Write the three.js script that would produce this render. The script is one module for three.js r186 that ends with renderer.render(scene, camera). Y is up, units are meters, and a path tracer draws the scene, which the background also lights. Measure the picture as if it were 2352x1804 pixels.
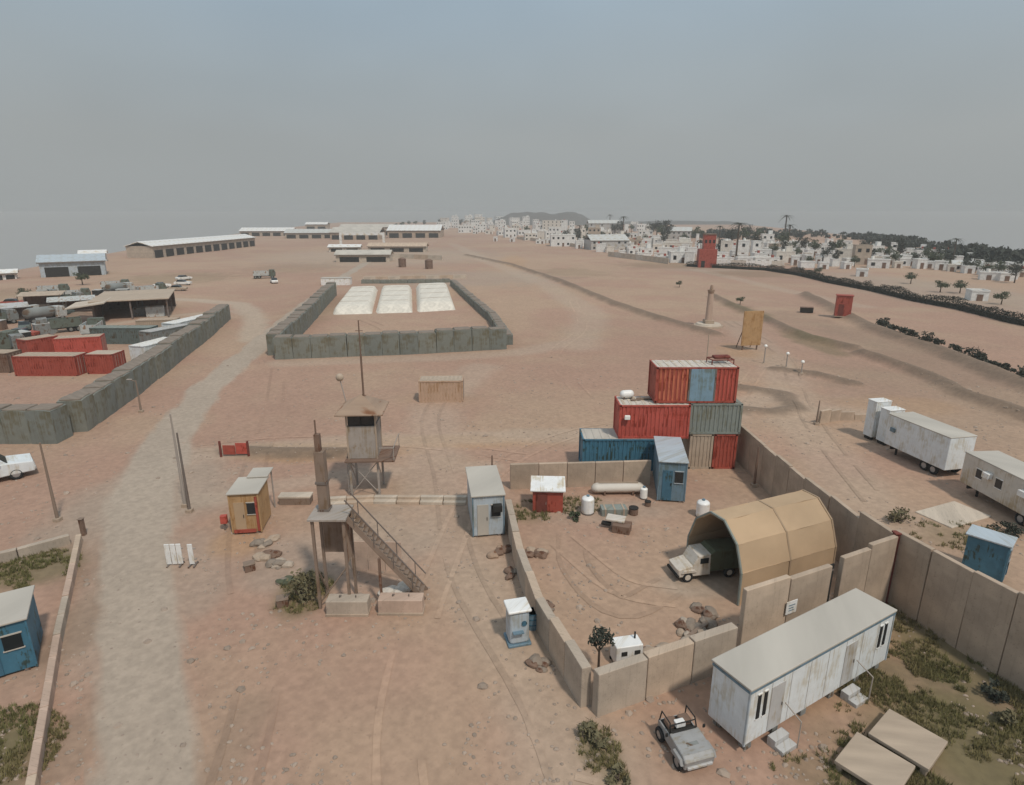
import * as THREE from 'three';
import { mergeGeometries } from 'three/addons/utils/BufferGeometryUtils.js';
import { RoundedBoxGeometry } from 'three/addons/geometries/RoundedBoxGeometry.js';

// ------------------------------------------------------------------ camera, sky, sun, exposure
const scene = new THREE.Scene();
const camera = new THREE.PerspectiveCamera(65.59, 1024 / 785, 0.2, 6000);
camera.position.set(0, 19, 0);
camera.rotation.set(-16.32 * Math.PI / 180, 0, 0);
const renderer = new THREE.WebGLRenderer({ antialias: true });
renderer.toneMapping = THREE.LinearToneMapping;
renderer.toneMappingExposure = 1.1;
renderer.shadowMap.enabled = true;

let seed = 12345;
function rnd() { seed |= 0; seed = seed + 0x6D2B79F5 | 0; let t = Math.imul(seed ^ seed >>> 15, 1 | seed); t = t + Math.imul(t ^ t >>> 7, 61 | t) ^ t; return ((t ^ t >>> 14) >>> 0) / 4294967296; }
const R = (a, b) => a + (b - a) * rnd();
const clamp = (v, a, b) => v < a ? a : v > b ? b : v;
const sst = (a, b, v) => { const t = clamp((v - a) / (b - a), 0, 1); return t * t * (3 - 2 * t); };
const mix = (a, b, t) => a + (b - a) * t;
function hash2(i, j, s) { let h = Math.imul(i, 374761393) + Math.imul(j, 668265263) + Math.imul(s, 1442695041) | 0; h = Math.imul(h ^ h >>> 13, 1274126177); return ((h ^ h >>> 16) >>> 0) / 4294967296; }
function vnoise(x, y, s = 0, per = 0) {                       // value noise, periodic when per > 0
  const i = Math.floor(x), j = Math.floor(y), fx = x - i, fy = y - j, u = fx * fx * (3 - 2 * fx), v = fy * fy * (3 - 2 * fy);
  const w = per ? k => ((k % per) + per) % per : k => k;
  const i0 = w(i), i1 = w(i + 1), j0 = w(j), j1 = w(j + 1);
  return mix(mix(hash2(i0, j0, s), hash2(i1, j0, s), u), mix(hash2(i0, j1, s), hash2(i1, j1, s), u), v);
}
function fbm(x, y, oct, s = 0, per = 0) { let a = 0, w = 0.5, n = 0; for (let o = 0; o < oct; o++) { a += w * vnoise(x, y, s + o * 17, per); n += w; w *= 0.55; x *= 2; y *= 2; per *= 2; } return a / n; }

{ // hazy sky: pale grey at the horizon, a little bluer higher up, faint uneven cloud veil
  const W = 512, Hh = 256, d = new Float32Array(W * Hh * 4);
  const stops = [[-90, .26, .265, .26], [-2, .285, .297, .295], [1, .305, .321, .321], [6, .324, .348, .354], [11, .325, .373, .402], [17, .312, .392, .46], [40, .39, .47, .54], [90, .44, .52, .59]];
  for (let j = 0; j < Hh; j++) {
    const el = -90 + 180 * (j + 0.5) / Hh;
    let k = 0; while (k < stops.length - 2 && el > stops[k + 1][0]) k++;
    const a = stops[k], b = stops[k + 1], t = clamp((el - a[0]) / (b[0] - a[0]), 0, 1);
    for (let i = 0; i < W; i++) {
      const veil = (fbm(i / W * 14, el / 10 + 40, 4, 5, 14) - .5) * sst(0, 8, el) * .22 + 1;
      const warm = (fbm(i / W * 10, el / 14 + 80, 3, 9, 10) - .5) * .07 * sst(0, 8, el);
      const o = (j * W + i) * 4;
      d[o] = mix(a[1], b[1], t) * (veil + warm); d[o + 1] = mix(a[2], b[2], t) * veil; d[o + 2] = mix(a[3], b[3], t) * (veil - warm); d[o + 3] = 1;
    }
  }
  const sky = new THREE.DataTexture(d, W, Hh, THREE.RGBAFormat, THREE.FloatType);
  sky.mapping = THREE.EquirectangularReflectionMapping; sky.magFilter = sky.minFilter = THREE.LinearFilter; sky.wrapS = THREE.RepeatWrapping; sky.needsUpdate = true;
  scene.background = sky; scene.environment = sky;
}
const sun = new THREE.DirectionalLight(new THREE.Color(1, .92, .81), 2.05);
sun.position.set(48, 130, -15); sun.target.position.set(0, 0, -90); sun.castShadow = true;
sun.shadow.radius = 8; sun.shadow.mapSize.set(4096, 4096);
Object.assign(sun.shadow.camera, { left: -200, right: 200, top: 250, bottom: -150, near: 1, far: 900 });
scene.add(sun, sun.target);
scene.fog = new THREE.FogExp2(new THREE.Color(1, .985, .96), .00042);

// ------------------------------------------------------------------ terrain
const BERMS = [ // [height, half width, polyline of x, z]
  [.7, 2.2, [[-22, -300], [0, -240], [15, -177], [23, -133], [29, -110], [33, -98]]],
  [.9, 1.7, [[48, -146], [47, -122], [47.6, -113], [46.7, -100], [47, -94], [50, -87]]],
  [.5, 1.4, [[33.4, -75], [37.3, -72.5], [39.8, -68]]],
  [.9, 1.5, [[49.3, -84], [50.2, -75], [50.4, -70], [49.2, -64], [49.8, -56], [52, -47]]],
  [1.0, 2.2, [[72, -150], [66, -124], [61.6, -102], [61.4, -91], [60.8, -81], [58.8, -68], [57, -55]]],
  [.45, 1.6, [[-23.5, -47.4], [-20, -47], [-15, -46.8], [-12, -47]]],
  [.4, 1.8, [[22.9, -58.4], [26, -57.4], [28.8, -58.6], [29.6, -64], [26, -66.5]]],
  [.7, 3, [[-120, -120], [-95, -116], [-84, -118]]],
];
function segd(x, z, a, b) { const dx = b[0] - a[0], dz = b[1] - a[1], t = clamp(((x - a[0]) * dx + (z - a[1]) * dz) / (dx * dx + dz * dz), 0, 1); return Math.hypot(x - a[0] - dx * t, z - a[1] - dz * t); }
function lined(x, z, pl) { let m = 1e9; for (let i = 0; i < pl.length - 1; i++) m = Math.min(m, segd(x, z, pl[i], pl[i + 1])); return m; }
function hgt(x, z) {
  const d = Math.max(-z, 40);
  let y = 0;
  const over = Math.max(0, Math.abs(x) - (x < 0 ? 10.4 : 12.4) * Math.sqrt(d));    // the low rise the camp stands on falls away to both sides
  y -= over < 60 ? over * over * .0022 : 60 * 60 * .0022 + (over - 60) * .264;
  y += (vnoise(x / 7 + 50, z / 7 + 90, 3) - .5) * .07 + (vnoise(x / 31, z / 31, 4) - .5) * .28 * sst(45, 90, d);
  for (const [h, w, pl] of BERMS) {
    const q = lined(x, z, pl); if (q > w) continue;
    y += h * (.86 + .28 * vnoise(x / 3.5, z / 3.5, 8)) * Math.pow(1 - (q / w) ** 2, 2);
  }
  return y;
}

// ------------------------------------------------------------------ materials
function grey(size, fn) {
  const d = new Uint8Array(size * size * 4);
  for (let j = 0; j < size; j++) for (let i = 0; i < size; i++) { const v = fn(i / size, j / size), o = (j * size + i) * 4; const c = Array.isArray(v) ? v : [v, v, v]; for (let k = 0; k < 3; k++) d[o + k] = clamp(c[k] * 255, 0, 255); d[o + 3] = 255; }
  const t = new THREE.DataTexture(d, size, size); t.wrapS = t.wrapT = THREE.RepeatWrapping; t.magFilter = THREE.LinearFilter; t.minFilter = THREE.LinearMipmapLinearFilter; t.generateMipmaps = true; t.needsUpdate = true; return t;
}
const srgbT = t => { t.colorSpace = THREE.SRGBColorSpace; return t; };
const rep = (t, m) => { const c = t.clone(); c.repeat.set(1 / m, 1 / m); c.needsUpdate = true; return c; };
const dust0 = srgbT(grey(256, (u, v) => .80 + .2 * fbm(u * 6, v * 6, 6, 1, 6)));
const conc0 = srgbT(grey(512, (u, v) => { const a = fbm(u * 5, v * 5, 6, 2, 5), st = fbm(u * 40, v * 3, 3, 6, 40); const pit = vnoise(u * 90, v * 90, 7, 90) > .86 ? -.07 : 0; const s = .80 + .22 * a - .035 * sst(.55, .8, st) + pit; return [s, s * .985, s * .96]; }));
const rust0 = srgbT(grey(512, (u, v) => { const a = fbm(u * 7, v * 7, 6, 3, 7), b = fbm(u * 60, v * 4, 3, 8, 60); const r = sst(.6, .72, a * .7 + b * .38); const s = .82 + .2 * fbm(u * 11, v * 11, 4, 12, 11); return [s * mix(1, .78, r), s * mix(1, .62, r), s * mix(1, .5, r)]; }));
const dirty0 = srgbT(grey(512, (u, v) => { const a = fbm(u * 6, v * 6, 6, 14, 6), b = fbm(u * 50, v * 3, 3, 18, 50); const r = sst(.5, .78, a * .65 + b * .42); const s = .9 + .1 * fbm(u * 13, v * 13, 4, 22, 13); return [s * mix(1, .86, r), s * mix(1, .80, r), s * mix(1, .70, r)]; }));
const soft0 = srgbT(grey(512, (u, v) => { const a = fbm(u * 6, v * 6, 6, 114, 6), b = fbm(u * 50, v * 3, 3, 118, 50), r = sst(.48, .8, a * .65 + b * .42), s = .92 + .08 * fbm(u * 13, v * 13, 4, 122, 13); return [s * mix(1, .90, r), s * mix(1, .86, r), s * mix(1, .80, r)]; }));
const TX = { soft: rep(soft0, 3), dust: rep(dust0, 3), conc: rep(conc0, 4), rust: rep(rust0, 3.5), dirty: rep(dirty0, 4), dustBig: rep(dust0, 14) };
const L3 = (r, g, b) => new THREE.Color().setRGB(r, g, b);
const mt = (r, g, b, o = {}) => new THREE.MeshStandardMaterial({ color: L3(r, g, b), roughness: .85, metalness: 0, map: TX.dust, side: THREE.DoubleSide, ...o });
const M = {
  wall: mt(.53, .42, .335, { map: TX.conc, roughness: .95 }), wall2: mt(.61, .485, .385, { map: TX.conc, roughness: .95 }), wall3: mt(.49, .39, .31, { map: TX.conc, roughness: .95 }),
  conc: mt(.53, .45, .38, { map: TX.conc, roughness: .95 }), concPale: mt(.64, .56, .48, { map: TX.conc, roughness: .95 }), pinkBlock: mt(.60, .45, .37, { map: TX.conc, roughness: .95 }),
  hesco: mt(.21, .218, .19, { map: TX.dirty, roughness: .95 }), hesco2: mt(.225, .23, .2, { map: TX.dirty, roughness: .95 }), hescoFill: mt(.29, .235, .19, { roughness: 1 }),
  white: mt(.76, .79, .80, { map: TX.soft, roughness: .5 }), whiteWarm: mt(.64, .58, .51, { map: TX.dirty, roughness: .7 }), whiteRoof: mt(.60, .55, .48, { map: TX.dustBig, roughness: .8 }), cleanWhite: mt(.86, .85, .83, { map: TX.dirty, roughness: .4 }),
  paleBlue: mt(.46, .52, .57, { map: TX.soft, roughness: .55 }), greyWhite: mt(.52, .51, .50, { map: TX.dirty, roughness: .5 }),
  blue: mt(.055, .16, .24, { map: TX.rust, roughness: .6 }), blueDeep: mt(.06, .19, .28, { map: TX.rust, roughness: .6 }), skyBlue: mt(.22, .34, .43, { map: TX.dirty, roughness: .6 }), slateBlue: mt(.15, .235, .30, { map: TX.dirty, roughness: .6 }),
  red: mt(.55, .10, .07, { map: TX.rust, roughness: .65 }), redOrange: mt(.60, .17, .09, { map: TX.rust, roughness: .65 }), redDark: mt(.42, .085, .055, { map: TX.rust, roughness: .65 }), maroon: mt(.20, .05, .035, { map: TX.rust }),
  greenGrey: mt(.25, .275, .25, { map: TX.dirty }), teal: mt(.14, .175, .165, { map: TX.rust }), tan: mt(.57, .40, .25, { map: TX.dustBig, roughness: .9 }), tanDark: mt(.46, .33, .215, { map: TX.dustBig, roughness: .9 }),
  ochre: mt(.47, .29, .14, { map: TX.dirty }), beige: mt(.53, .42, .32), peach: mt(.55, .38, .27, { map: TX.dirty }),
  brown: mt(.22, .14, .10, { map: TX.rust }), roofBrown: mt(.40, .28, .20, { map: TX.rust, roughness: .9 }), wood: mt(.26, .19, .145, { map: TX.dirty }),
  steel: mt(.20, .165, .145, { map: TX.rust, roughness: .7 }), steelLight: mt(.40, .35, .31, { map: TX.dirty, roughness: .6 }), dark: mt(.025, .023, .02), black: mt(.012, .012, .012), rubber: mt(.02, .02, .021, { roughness: .95 }),
  glass: new THREE.MeshStandardMaterial({ color: L3(.018, .022, .025), roughness: .12, metalness: 0 }), lamp: mt(.85, .83, .78, { roughness: .3, map: null }), rim: mt(.5, .5, .5, { roughness: .4, metalness: .6 }),
  scrapGrey: mt(.25, .26, .25, { map: TX.rust }), scrapGreen: mt(.14, .16, .13, { map: TX.rust }), scrapWhite: mt(.55, .56, .54, { map: TX.rust }), olive: mt(.09, .10, .06, { map: TX.dirty }), rubble: mt(.30, .24, .19),
  tarp: mt(.86, .79, .68, { map: TX.dust, roughness: .75 }), metalRoof: mt(.60, .60, .58, { map: TX.dirty, roughness: .5 }), whitewash: mt(.90, .89, .86), whitewash2: mt(.82, .76, .68), buggyGrey: mt(.34, .335, .33, { map: TX.dirty, roughness: .5 }), hedge: new THREE.MeshStandardMaterial({ color: L3(.032, .034, .025), roughness: 1, side: THREE.DoubleSide }), hesco3: mt(.195, .208, .188, { map: TX.dirty, roughness: .95 }),
  trunk: mt(.10, .07, .05), leaf: new THREE.MeshStandardMaterial({ color: L3(.07, .085, .045), roughness: .9, side: THREE.DoubleSide }), leafDry: new THREE.MeshStandardMaterial({ color: L3(.15, .13, .07), roughness: .9, side: THREE.DoubleSide }), leafDark: new THREE.MeshStandardMaterial({ color: L3(.045, .05, .036), roughness: .9, side: THREE.DoubleSide }),
};

// ------------------------------------------------------------------ helpers
const names = {};
function numbered(n) { const k = names[n] = (names[n] ?? -1) + 1; return k ? n + '_' + String(k).padStart(3, '0') : n; }
function shadow(o) { o.traverse(c => { if (c.isMesh) { c.castShadow = true; c.receiveShadow = true; } }); return o; }
function thing(name, label, category, x, z, turn = 0, group, lift = 0) {
  const o = new THREE.Group(); o.name = numbered(name); o.position.set(x, hgt(x, z) + lift - .02, z); o.rotation.y = turn;
  o.userData = { label, category }; if (group) o.userData.group = group; scene.add(o); return o;
}
function copyOf(root, x, z, turn, label, group, s = 1, lift = 0) {
  const r = root.clone(); r.name = numbered(root.name.replace(/_\d{3}$/, '')); r.userData = { ...root.userData }; if (label) r.userData.label = label; if (group) r.userData.group = group;
  r.position.set(x, hgt(x, z) + lift - .02, z); r.rotation.y = turn; r.scale.setScalar(s); scene.add(r); return r;
}
function part(parent, name, geos, mat, label) {
  const g = Array.isArray(geos) ? (geos.length > 1 ? mergeGeometries(geos) : geos[0]) : geos;
  const m = new THREE.Mesh(g, mat); m.name = name; m.castShadow = m.receiveShadow = true; if (label) m.userData.label = label; parent.add(m); return m;
}
const V = (x, y, z) => new THREE.Vector3(x, y, z);
function fix(g) { const n = g.index ? g.toNonIndexed() : g; for (const k of Object.keys(n.attributes)) if (!['position', 'normal', 'uv'].includes(k)) n.deleteAttribute(k); if (!n.attributes.uv) n.setAttribute('uv', new THREE.BufferAttribute(new Float32Array(n.attributes.position.count * 2), 2)); return n; }
function bx(w, h, d, x = 0, y = 0, z = 0, ry = 0, rz = 0, rx = 0) {     // box standing on y, uv in metres
  const g = new THREE.BoxGeometry(w, h, d), uv = g.attributes.uv, dims = [[d, h], [d, h], [w, d], [w, d], [w, h], [w, h]], ou = x * .37 + z * .21, ov = y * .3;
  for (let f = 0; f < 6; f++) for (let k = 0; k < 4; k++) { const i = f * 4 + k; uv.setXY(i, uv.getX(i) * dims[f][0] + ou + f, uv.getY(i) * dims[f][1] + ov); }
  if (rx) g.rotateX(rx); if (rz) g.rotateZ(rz); if (ry) g.rotateY(ry);
  g.translate(x, y + h / 2, z); return fix(g);
}
function rb(w, h, d, x = 0, y = 0, z = 0, r = .05, ry = 0, rz = 0) {      // rounded box standing on y
  const g = new RoundedBoxGeometry(w, h, d, 1, Math.min(r, w / 2.1, h / 2.1, d / 2.1)), uv = g.attributes.uv, p = g.attributes.position;
  for (let i = 0; i < uv.count; i++) uv.setXY(i, p.getX(i) + p.getZ(i) + x * .3, p.getY(i) + p.getZ(i) * .31);
  if (rz) g.rotateZ(rz); if (ry) g.rotateY(ry); g.translate(x, y + h / 2, z); return fix(g);
}
function cyl(r0, r1, h, x, y, z, n = 12) { const g = new THREE.CylinderGeometry(r1, r0, h, n); g.translate(x, y + h / 2, z); return fix(g); }
function bar(a, b, r, n = 6) { const d = b.clone().sub(a), g = new THREE.CylinderGeometry(r, r, d.length(), n); g.applyQuaternion(new THREE.Quaternion().setFromUnitVectors(V(0, 1, 0), d.clone().normalize())); g.translate((a.x + b.x) / 2, (a.y + b.y) / 2, (a.z + b.z) / 2); return fix(g); }
function beam(a, b, w, h) { const d = b.clone().sub(a), g = new THREE.BoxGeometry(d.length(), h, w), q = new THREE.Quaternion(); const xx = d.clone().normalize(), zz = xx.clone().cross(V(0, 1, 0)).normalize(), yy = zz.clone().cross(xx); q.setFromRotationMatrix(new THREE.Matrix4().makeBasis(xx, yy, zz)); g.applyQuaternion(q); g.translate((a.x + b.x) / 2, (a.y + b.y) / 2, (a.z + b.z) / 2); return fix(g); }
function extr(pts, depth, bev = .03) { const s = new THREE.Shape(pts.map(p => new THREE.Vector2(...p))), g = new THREE.ExtrudeGeometry(s, { depth: depth - 2 * bev, bevelEnabled: bev > 0, bevelSize: bev, bevelThickness: bev, bevelSegments: 2, steps: 1, curveSegments: 6 }); g.translate(0, 0, -depth / 2 + bev); return fix(g); }
function wheelsOn(o, spots, r, w, rimMat = M.rim) { for (const [x, z] of spots) { const t = new THREE.TorusGeometry(r * .72, r * .28, 8, 18); t.scale(1, 1, w / (r * .56)); t.translate(x, r, z); const wh = part(o, 'wheel', fix(t), M.rubber); const g = new THREE.CylinderGeometry(r * .55, r * .55, w * .7, 14); g.rotateX(Math.PI / 2); g.translate(x, r, z); part(wh, 'rim', fix(g), rimMat); } }

// far town: x, z, width, depth, height, kind, turn; trees: x, z, kind, scale
const TOWN = [[-90.8,-825.6,14.1,12.0,9.5,'w',0.01],[-133.4,-1255.6,15.5,11.0,12.2,'t',-0.19],[-129.7,-1444.4,13.9,11.7,12.8,'w',-0.1],[-50.2,-670.5,13.8,8.8,7.6,'w',0.11],
[-37.0,-638.0,5.3,3.6,6.1,'w',-0.06],[-33.0,-686.7,9.4,9.3,8.9,'w',0.02],[-22.8,-625.8,7.7,6.9,4.1,'t',0.01],[-7.7,-588.2,12.1,8.7,4.2,'s',0.23],
[10.9,-588.3,12.1,9.0,4.8,'s',0.19],[25.2,-602.0,12.4,11.6,5.3,'s',0.0],[38.9,-1029.0,9.9,6.1,10.9,'w',-0.11],[47.1,-690.1,26.4,16,12.5,'t',-0.15],
[26.7,-477.5,3.3,3.5,6.5,'w',0.17],[31.6,-392.2,15.0,15.0,6.9,'w',-0.02],[19.2,-421.8,5.8,5.2,2.5,'s',-0.15],[54.2,-653.7,5.8,5.7,13.3,'w',-0.21],
[-11.9,-454.6,2.5,3.5,3.3,'w',-0.14],[0.3,-447.5,3.1,3.5,2.8,'w',-0.24],[87.4,-604.1,29.7,16,11.1,'m',0.01],[58.8,-449.8,8.7,8.2,9.7,'g',-0.13],
[127.2,-700.6,4.3,3.5,8.4,'w',-0.03],[101.9,-533.1,8.8,7.7,3.7,'w',-0.27],[147.5,-722.9,13.9,12.8,8.2,'s',0.14],[108.9,-514.2,11.3,8.1,6.3,'w',-0.13],
[105.9,-462.0,5.4,3.5,4.2,'w',-0.32],[53.1,-354.6,21.2,16,5.6,'m',0.14],[80.6,-409.9,8.5,5.8,3.2,'g',-0.15],[130.7,-500.4,22.5,16,6.8,'m',-0.25],
[91.4,-345.4,15.1,14.3,4.3,'t',-0.31],[67.7,-254.5,6.7,4.3,4.4,'w',0.0],[71.2,-249.5,3.5,3.5,4.7,'w',-0.39],[62.8,-258.8,5.4,3.7,2.4,'s',-0.1],
[124.3,-420.9,1.7,3.5,6.4,'w',-0.2],[103.9,-324.4,2.7,3.5,8.2,'t',-0.06],[97.8,-297.2,4.1,3.8,5.2,'w',-0.03],[97.8,-285.3,4.8,4.2,7.4,'t',-0.38],
[84.4,-251.3,7.6,7.0,2.4,'s',0.06],[105.6,-285.7,4.9,4.9,7.6,'w',-0.29],[93.3,-250.1,5.9,4.6,2.4,'s',-0.14],[115.7,-297.0,3.7,3.5,7.0,'w',-0.08],
[101.8,-251.6,9.7,7.6,2.4,'s',0.01],[157.6,-387.9,7.0,6.3,7.4,'w',-0.22],[130.2,-310.1,4.7,3.6,4.9,'g',-0.0],[111.2,-254.9,7.4,5.2,4.5,'t',-0.11],
[109.7,-240.9,2.7,3.5,3.6,'w',-0.31],[108.7,-229.3,4.8,3.9,2.4,'s',-0.14],[123.0,-249.5,2.1,3.5,2.8,'w',-0.38],[113.1,-225.4,3.1,3.5,2.4,'s',-0.24],
[135.8,-263.6,3.3,3.5,4.4,'w',-0.02],[212.8,-420.9,4.1,3.5,3.3,'w',-0.04],[135.8,-254.7,6.4,4.8,5.6,'t',-0.31],[211.7,-399.2,8.8,7.2,2.9,'s',-0.48],
[137.7,-245.6,5.8,4.4,7.5,'g',-0.25],[184.6,-317.7,6.6,4.7,3.7,'w',-0.02],[135.4,-229.5,7.0,4.4,3.2,'s',-0.47],[174.1,-290.9,3.2,3.5,3.1,'w',-0.47],
[185.3,-303.4,2.5,3.5,5.9,'w',-0.42],[184.4,-290.9,2.8,3.5,3.9,'w',-0.46],[181.9,-279.3,2.7,3.5,3.6,'w',-0.21],[153.1,-238.4,8.6,6.5,2.8,'s',-0.39],
[174.2,-258.7,2.9,3.5,2.4,'w',-0.33],[160.7,-219.7,8.2,6.2,2.4,'m',-0.47],[143.7,-186.3,4.4,3.6,2.4,'s',-0.51],[146.6,-183.7,3.6,3.5,2.4,'s',-0.25],
[152.6,-188.7,2.6,3.5,2.4,'w',-0.45],[106.8,-140.6,3.4,3.5,2.4,'w',-0.28],[111.4,-196.8,3.2,3.5,2.4,'s',-0.46],[123.1,-269.4,5.6,5.0,2.4,'w',-0.05],
[78.8,-254.1,4.2,3.5,7.3,'t',-0.07],[-92.2,-900.9,8.7,7.8,7.5,'w',0.28],[-69.3,-960.3,6.6,6.3,9.2,'g',-0.19],[-27.7,-822.0,7.9,4.8,7.1,'w',0.25],
[15.7,-737.4,7.1,4.9,5.8,'t',0.24],[71.9,-756.7,6.3,4.4,10.8,'w',-0.07],[58.3,-531.6,6.6,4.6,7.6,'t',0.17],[43.9,-387.3,5.4,5.1,4.5,'s',0.13],
[64.3,-421.4,5.2,4.5,3.7,'w',0.03],[65.8,-387.4,5.4,5.3,3.7,'t',-0.08],[174.5,-900.0,9.9,6.1,8.6,'w',-0.29],[141.7,-653.3,6.3,5.0,7.2,'t',0.13],
[61.9,-324.9,4.9,4.6,3.1,'s',0.01],[65.1,-304.3,6.3,5.2,3.2,'w',0.01],[79.7,-341.1,6.6,5.6,3.4,'t',-0.01],[104.1,-434.1,4.2,4.1,4.9,'w',-0.25],
[110.9,-408.8,4.5,3.5,4.6,'w',-0.17],[83.6,-290.9,4.0,3.5,4.2,'w',-0.16],[116.0,-340.0,3.8,3.5,6.0,'w',0.05],[118.6,-332.0,3.2,3.5,4.8,'t',-0.29],
[131.3,-348.6,3.9,3.8,5.4,'t',-0.27],[129.4,-324.4,2.2,3.5,4.9,'w',-0.37],[123.6,-290.9,3.2,3.5,4.3,'w',0.01],[137.3,-310.1,3.4,3.5,4.3,'t',-0.25],
[133.9,-290.9,2.8,3.5,3.9,'w',-0.05],[125.0,-263.6,2.9,3.5,3.5,'t',-0.24],[143.7,-297.0,2.9,3.5,3.1,'s',-0.01],[142.7,-285.0,2.8,3.5,3.4,'w',-0.42],
[123.1,-236.9,2.6,3.5,2.8,'w',-0.2],[121.3,-225.4,2.5,3.5,2.4,'s',-0.08],[164.9,-303.4,3.8,3.5,3.6,'w',-0.44],[155.1,-273.9,2.7,3.5,3.8,'t',-0.45],
[154.2,-263.6,2.6,3.5,3.4,'w',-0.1],[149.7,-245.2,2.4,3.5,2.6,'t',-0.34],[163.9,-263.6,2.9,3.5,2.7,'w',-0.05],[163.7,-254.1,2.1,3.5,2.6,'t',-0.3],
[166.0,-249.5,2.8,3.5,2.4,'w',-0.46],[164.0,-236.9,3.3,3.5,2.4,'t',-0.34],[162.7,-229.1,2.9,3.5,2.4,'w',-0.1],[70.0,-372.0,4.4,3.5,2.8,'w',-0.3],
[76.4,-264.0,2.8,3.5,2.9,'t',-0.26],[3.0,-792.6,8.0,7.5,11.1,'s',0.23],[50.6,-322.6,3.8,3.7,3.1,'t',-0.07],[183.2,-326.4,4.5,4.2,2.5,'w',-0.1],
[114.4,-365.8,7.8,7.6,3.9,'s',-0.19],[-50.7,-992.6,15.3,9.8,14.5,'t',0.13],[195.0,-276.1,5.8,5.5,2.5,'w',-0.44],[92.0,-396.9,6.9,5.9,4.8,'w',0.09],
[8.0,-1270.5,21.5,16,14.0,'w',0.02],[-22.6,-717.4,6.3,4.0,6.6,'t',0.16],[13.3,-473.4,8.1,6.9,5.2,'t',0.12],[193.2,-284.6,5.9,4.5,3.6,'w',-0.47],
[159.0,-316.4,7.1,4.3,4.2,'w',-0.36],[163.3,-206.6,3.2,3.5,3.1,'s',-0.53],[189.5,-251.6,4.0,3.5,3.5,'w',-0.43],[144.5,-257.3,4.5,3.6,2.8,'s',-0.4],
[155.0,-201.9,4.3,3.5,2.4,'w',-0.3],[43.6,-448.1,10.2,9.1,5.1,'t',0.12],[68.4,-345.9,6.3,5.8,2.6,'t',0.07],[55.6,-407.3,4.7,3.5,3.8,'w',0.08],
[88.0,-264.7,6.0,4.8,3.6,'w',0.05],[74.4,-544.4,12.4,11.6,6.1,'w',0.06],[77.0,-316.5,5.1,4.8,2.9,'w',-0.35],[176.8,-221.0,2.6,3.5,2.8,'w',-0.17],
[182.9,-255.0,4.9,3.7,2.4,'w',-0.09],[166.2,-295.8,3.7,3.5,4.7,'w',-0.33],[172.6,-321.1,4.1,3.5,3.4,'w',-0.15],[164.6,-347.0,7.7,5.0,4.1,'s',-0.1],
[33.4,-848.3,10.6,7.2,9.4,'w',0.19],[169.5,-231.5,5.5,3.9,2.4,'w',-0.54],[-103.9,-1151.7,9.3,5.8,16.3,'w',-0.17],[200.4,-307.4,6.6,6.2,2.9,'w',-0.43],
[129.7,-239.5,3.4,3.5,2.8,'s',-0.01],[129.7,-365.9,4.6,3.9,3.6,'t',-0.0],[101.6,-366.9,6.9,4.5,3.1,'w',-0.31],[-67.8,-1274.6,15.3,9.8,18.7,'s',0.21],
[160.3,-195.7,4.5,3.5,2.4,'t',-0.1],[67.0,-283.9,4.1,3.5,2.4,'w',-0.31],[192.9,-241.5,5.3,4.1,2.4,'w',-0.12],[-19.1,-968.4,12.7,8.0,10.1,'w',-0.1],
[32.7,-441.4,5.8,5.5,3.7,'t',-0.22],[165.1,-204.7,2.3,3.5,2.9,'t',-0.52],[39.3,-561.3,12.9,10.1,8.0,'w',-0.12],[172.9,-226.5,2.5,3.5,2.7,'w',-0.16],
[-12.8,-813.2,9.8,9.4,10.1,'w',-0.03],[97.5,-264.3,4.0,3.8,2.5,'s',-0.07],[174.1,-242.7,2.5,3.5,3.4,'w',-0.4],[149.9,-315.4,3.4,3.5,4.1,'w',-0.18],
[-48.0,-827.2,11.0,6.8,11.7,'w',0.03],[185.6,-252.5,3.0,3.5,3.9,'w',-0.52],[73.4,-285.0,5.9,4.7,4.5,'s',-0.29],[52.8,-298.2,2.9,3.5,2.4,'s',-0.17],
[115.9,-269.1,4.8,4.1,3.4,'w',-0.17],[-23.0,-1187.8,17.4,15.4,15.2,'w',0.22],[163.0,-268.6,2.7,3.5,4.2,'w',-0.27],[92.0,-310.5,6.1,4.2,3.0,'w',-0.02],
[146.6,-337.2,5.0,3.5,4.6,'t',-0.05],[-81.2,-904.7,9.5,7.1,11.6,'w',-0.2],[21.9,-474.4,4.6,3.5,6.6,'t',-0.24],[50.3,-373.4,8.5,7.5,3.1,'s',0.17],
[58.8,-303.8,5.2,3.5,3.0,'w',0.12],[-8.2,-692.4,6.9,4.2,5.2,'w',0.24],[143.7,-246.5,3.8,3.5,3.1,'t',-0.09],[117.9,-249.1,2.5,3.5,3.6,'s',-0.0],
[112.4,-278.4,5.9,5.7,4.0,'w',-0.31],[106.6,-300.4,4.1,3.5,4.8,'s',-0.19],[149.5,-330.0,6.2,4.4,5.0,'s',-0.28],[154.0,-297.5,3.8,3.5,3.3,'s',-0.15],
[185.9,-237.8,2.6,3.5,2.4,'w',-0.51],[128.2,-288.1,4.0,3.5,4.0,'w',0.02],[153.4,-208.3,3.0,3.5,2.5,'s',-0.3],[177.4,-256.6,4.2,3.5,2.4,'s',-0.14],
[138.4,-346.9,4.1,3.5,3.1,'w',-0.39],[15.5,-891.9,6.9,5.4,9.8,'w',-0.05],[152.8,-221.0,3.7,3.5,3.2,'w',-0.5],[3.7,-1000.0,15.5,11.7,13.7,'w',0.2],
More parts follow.
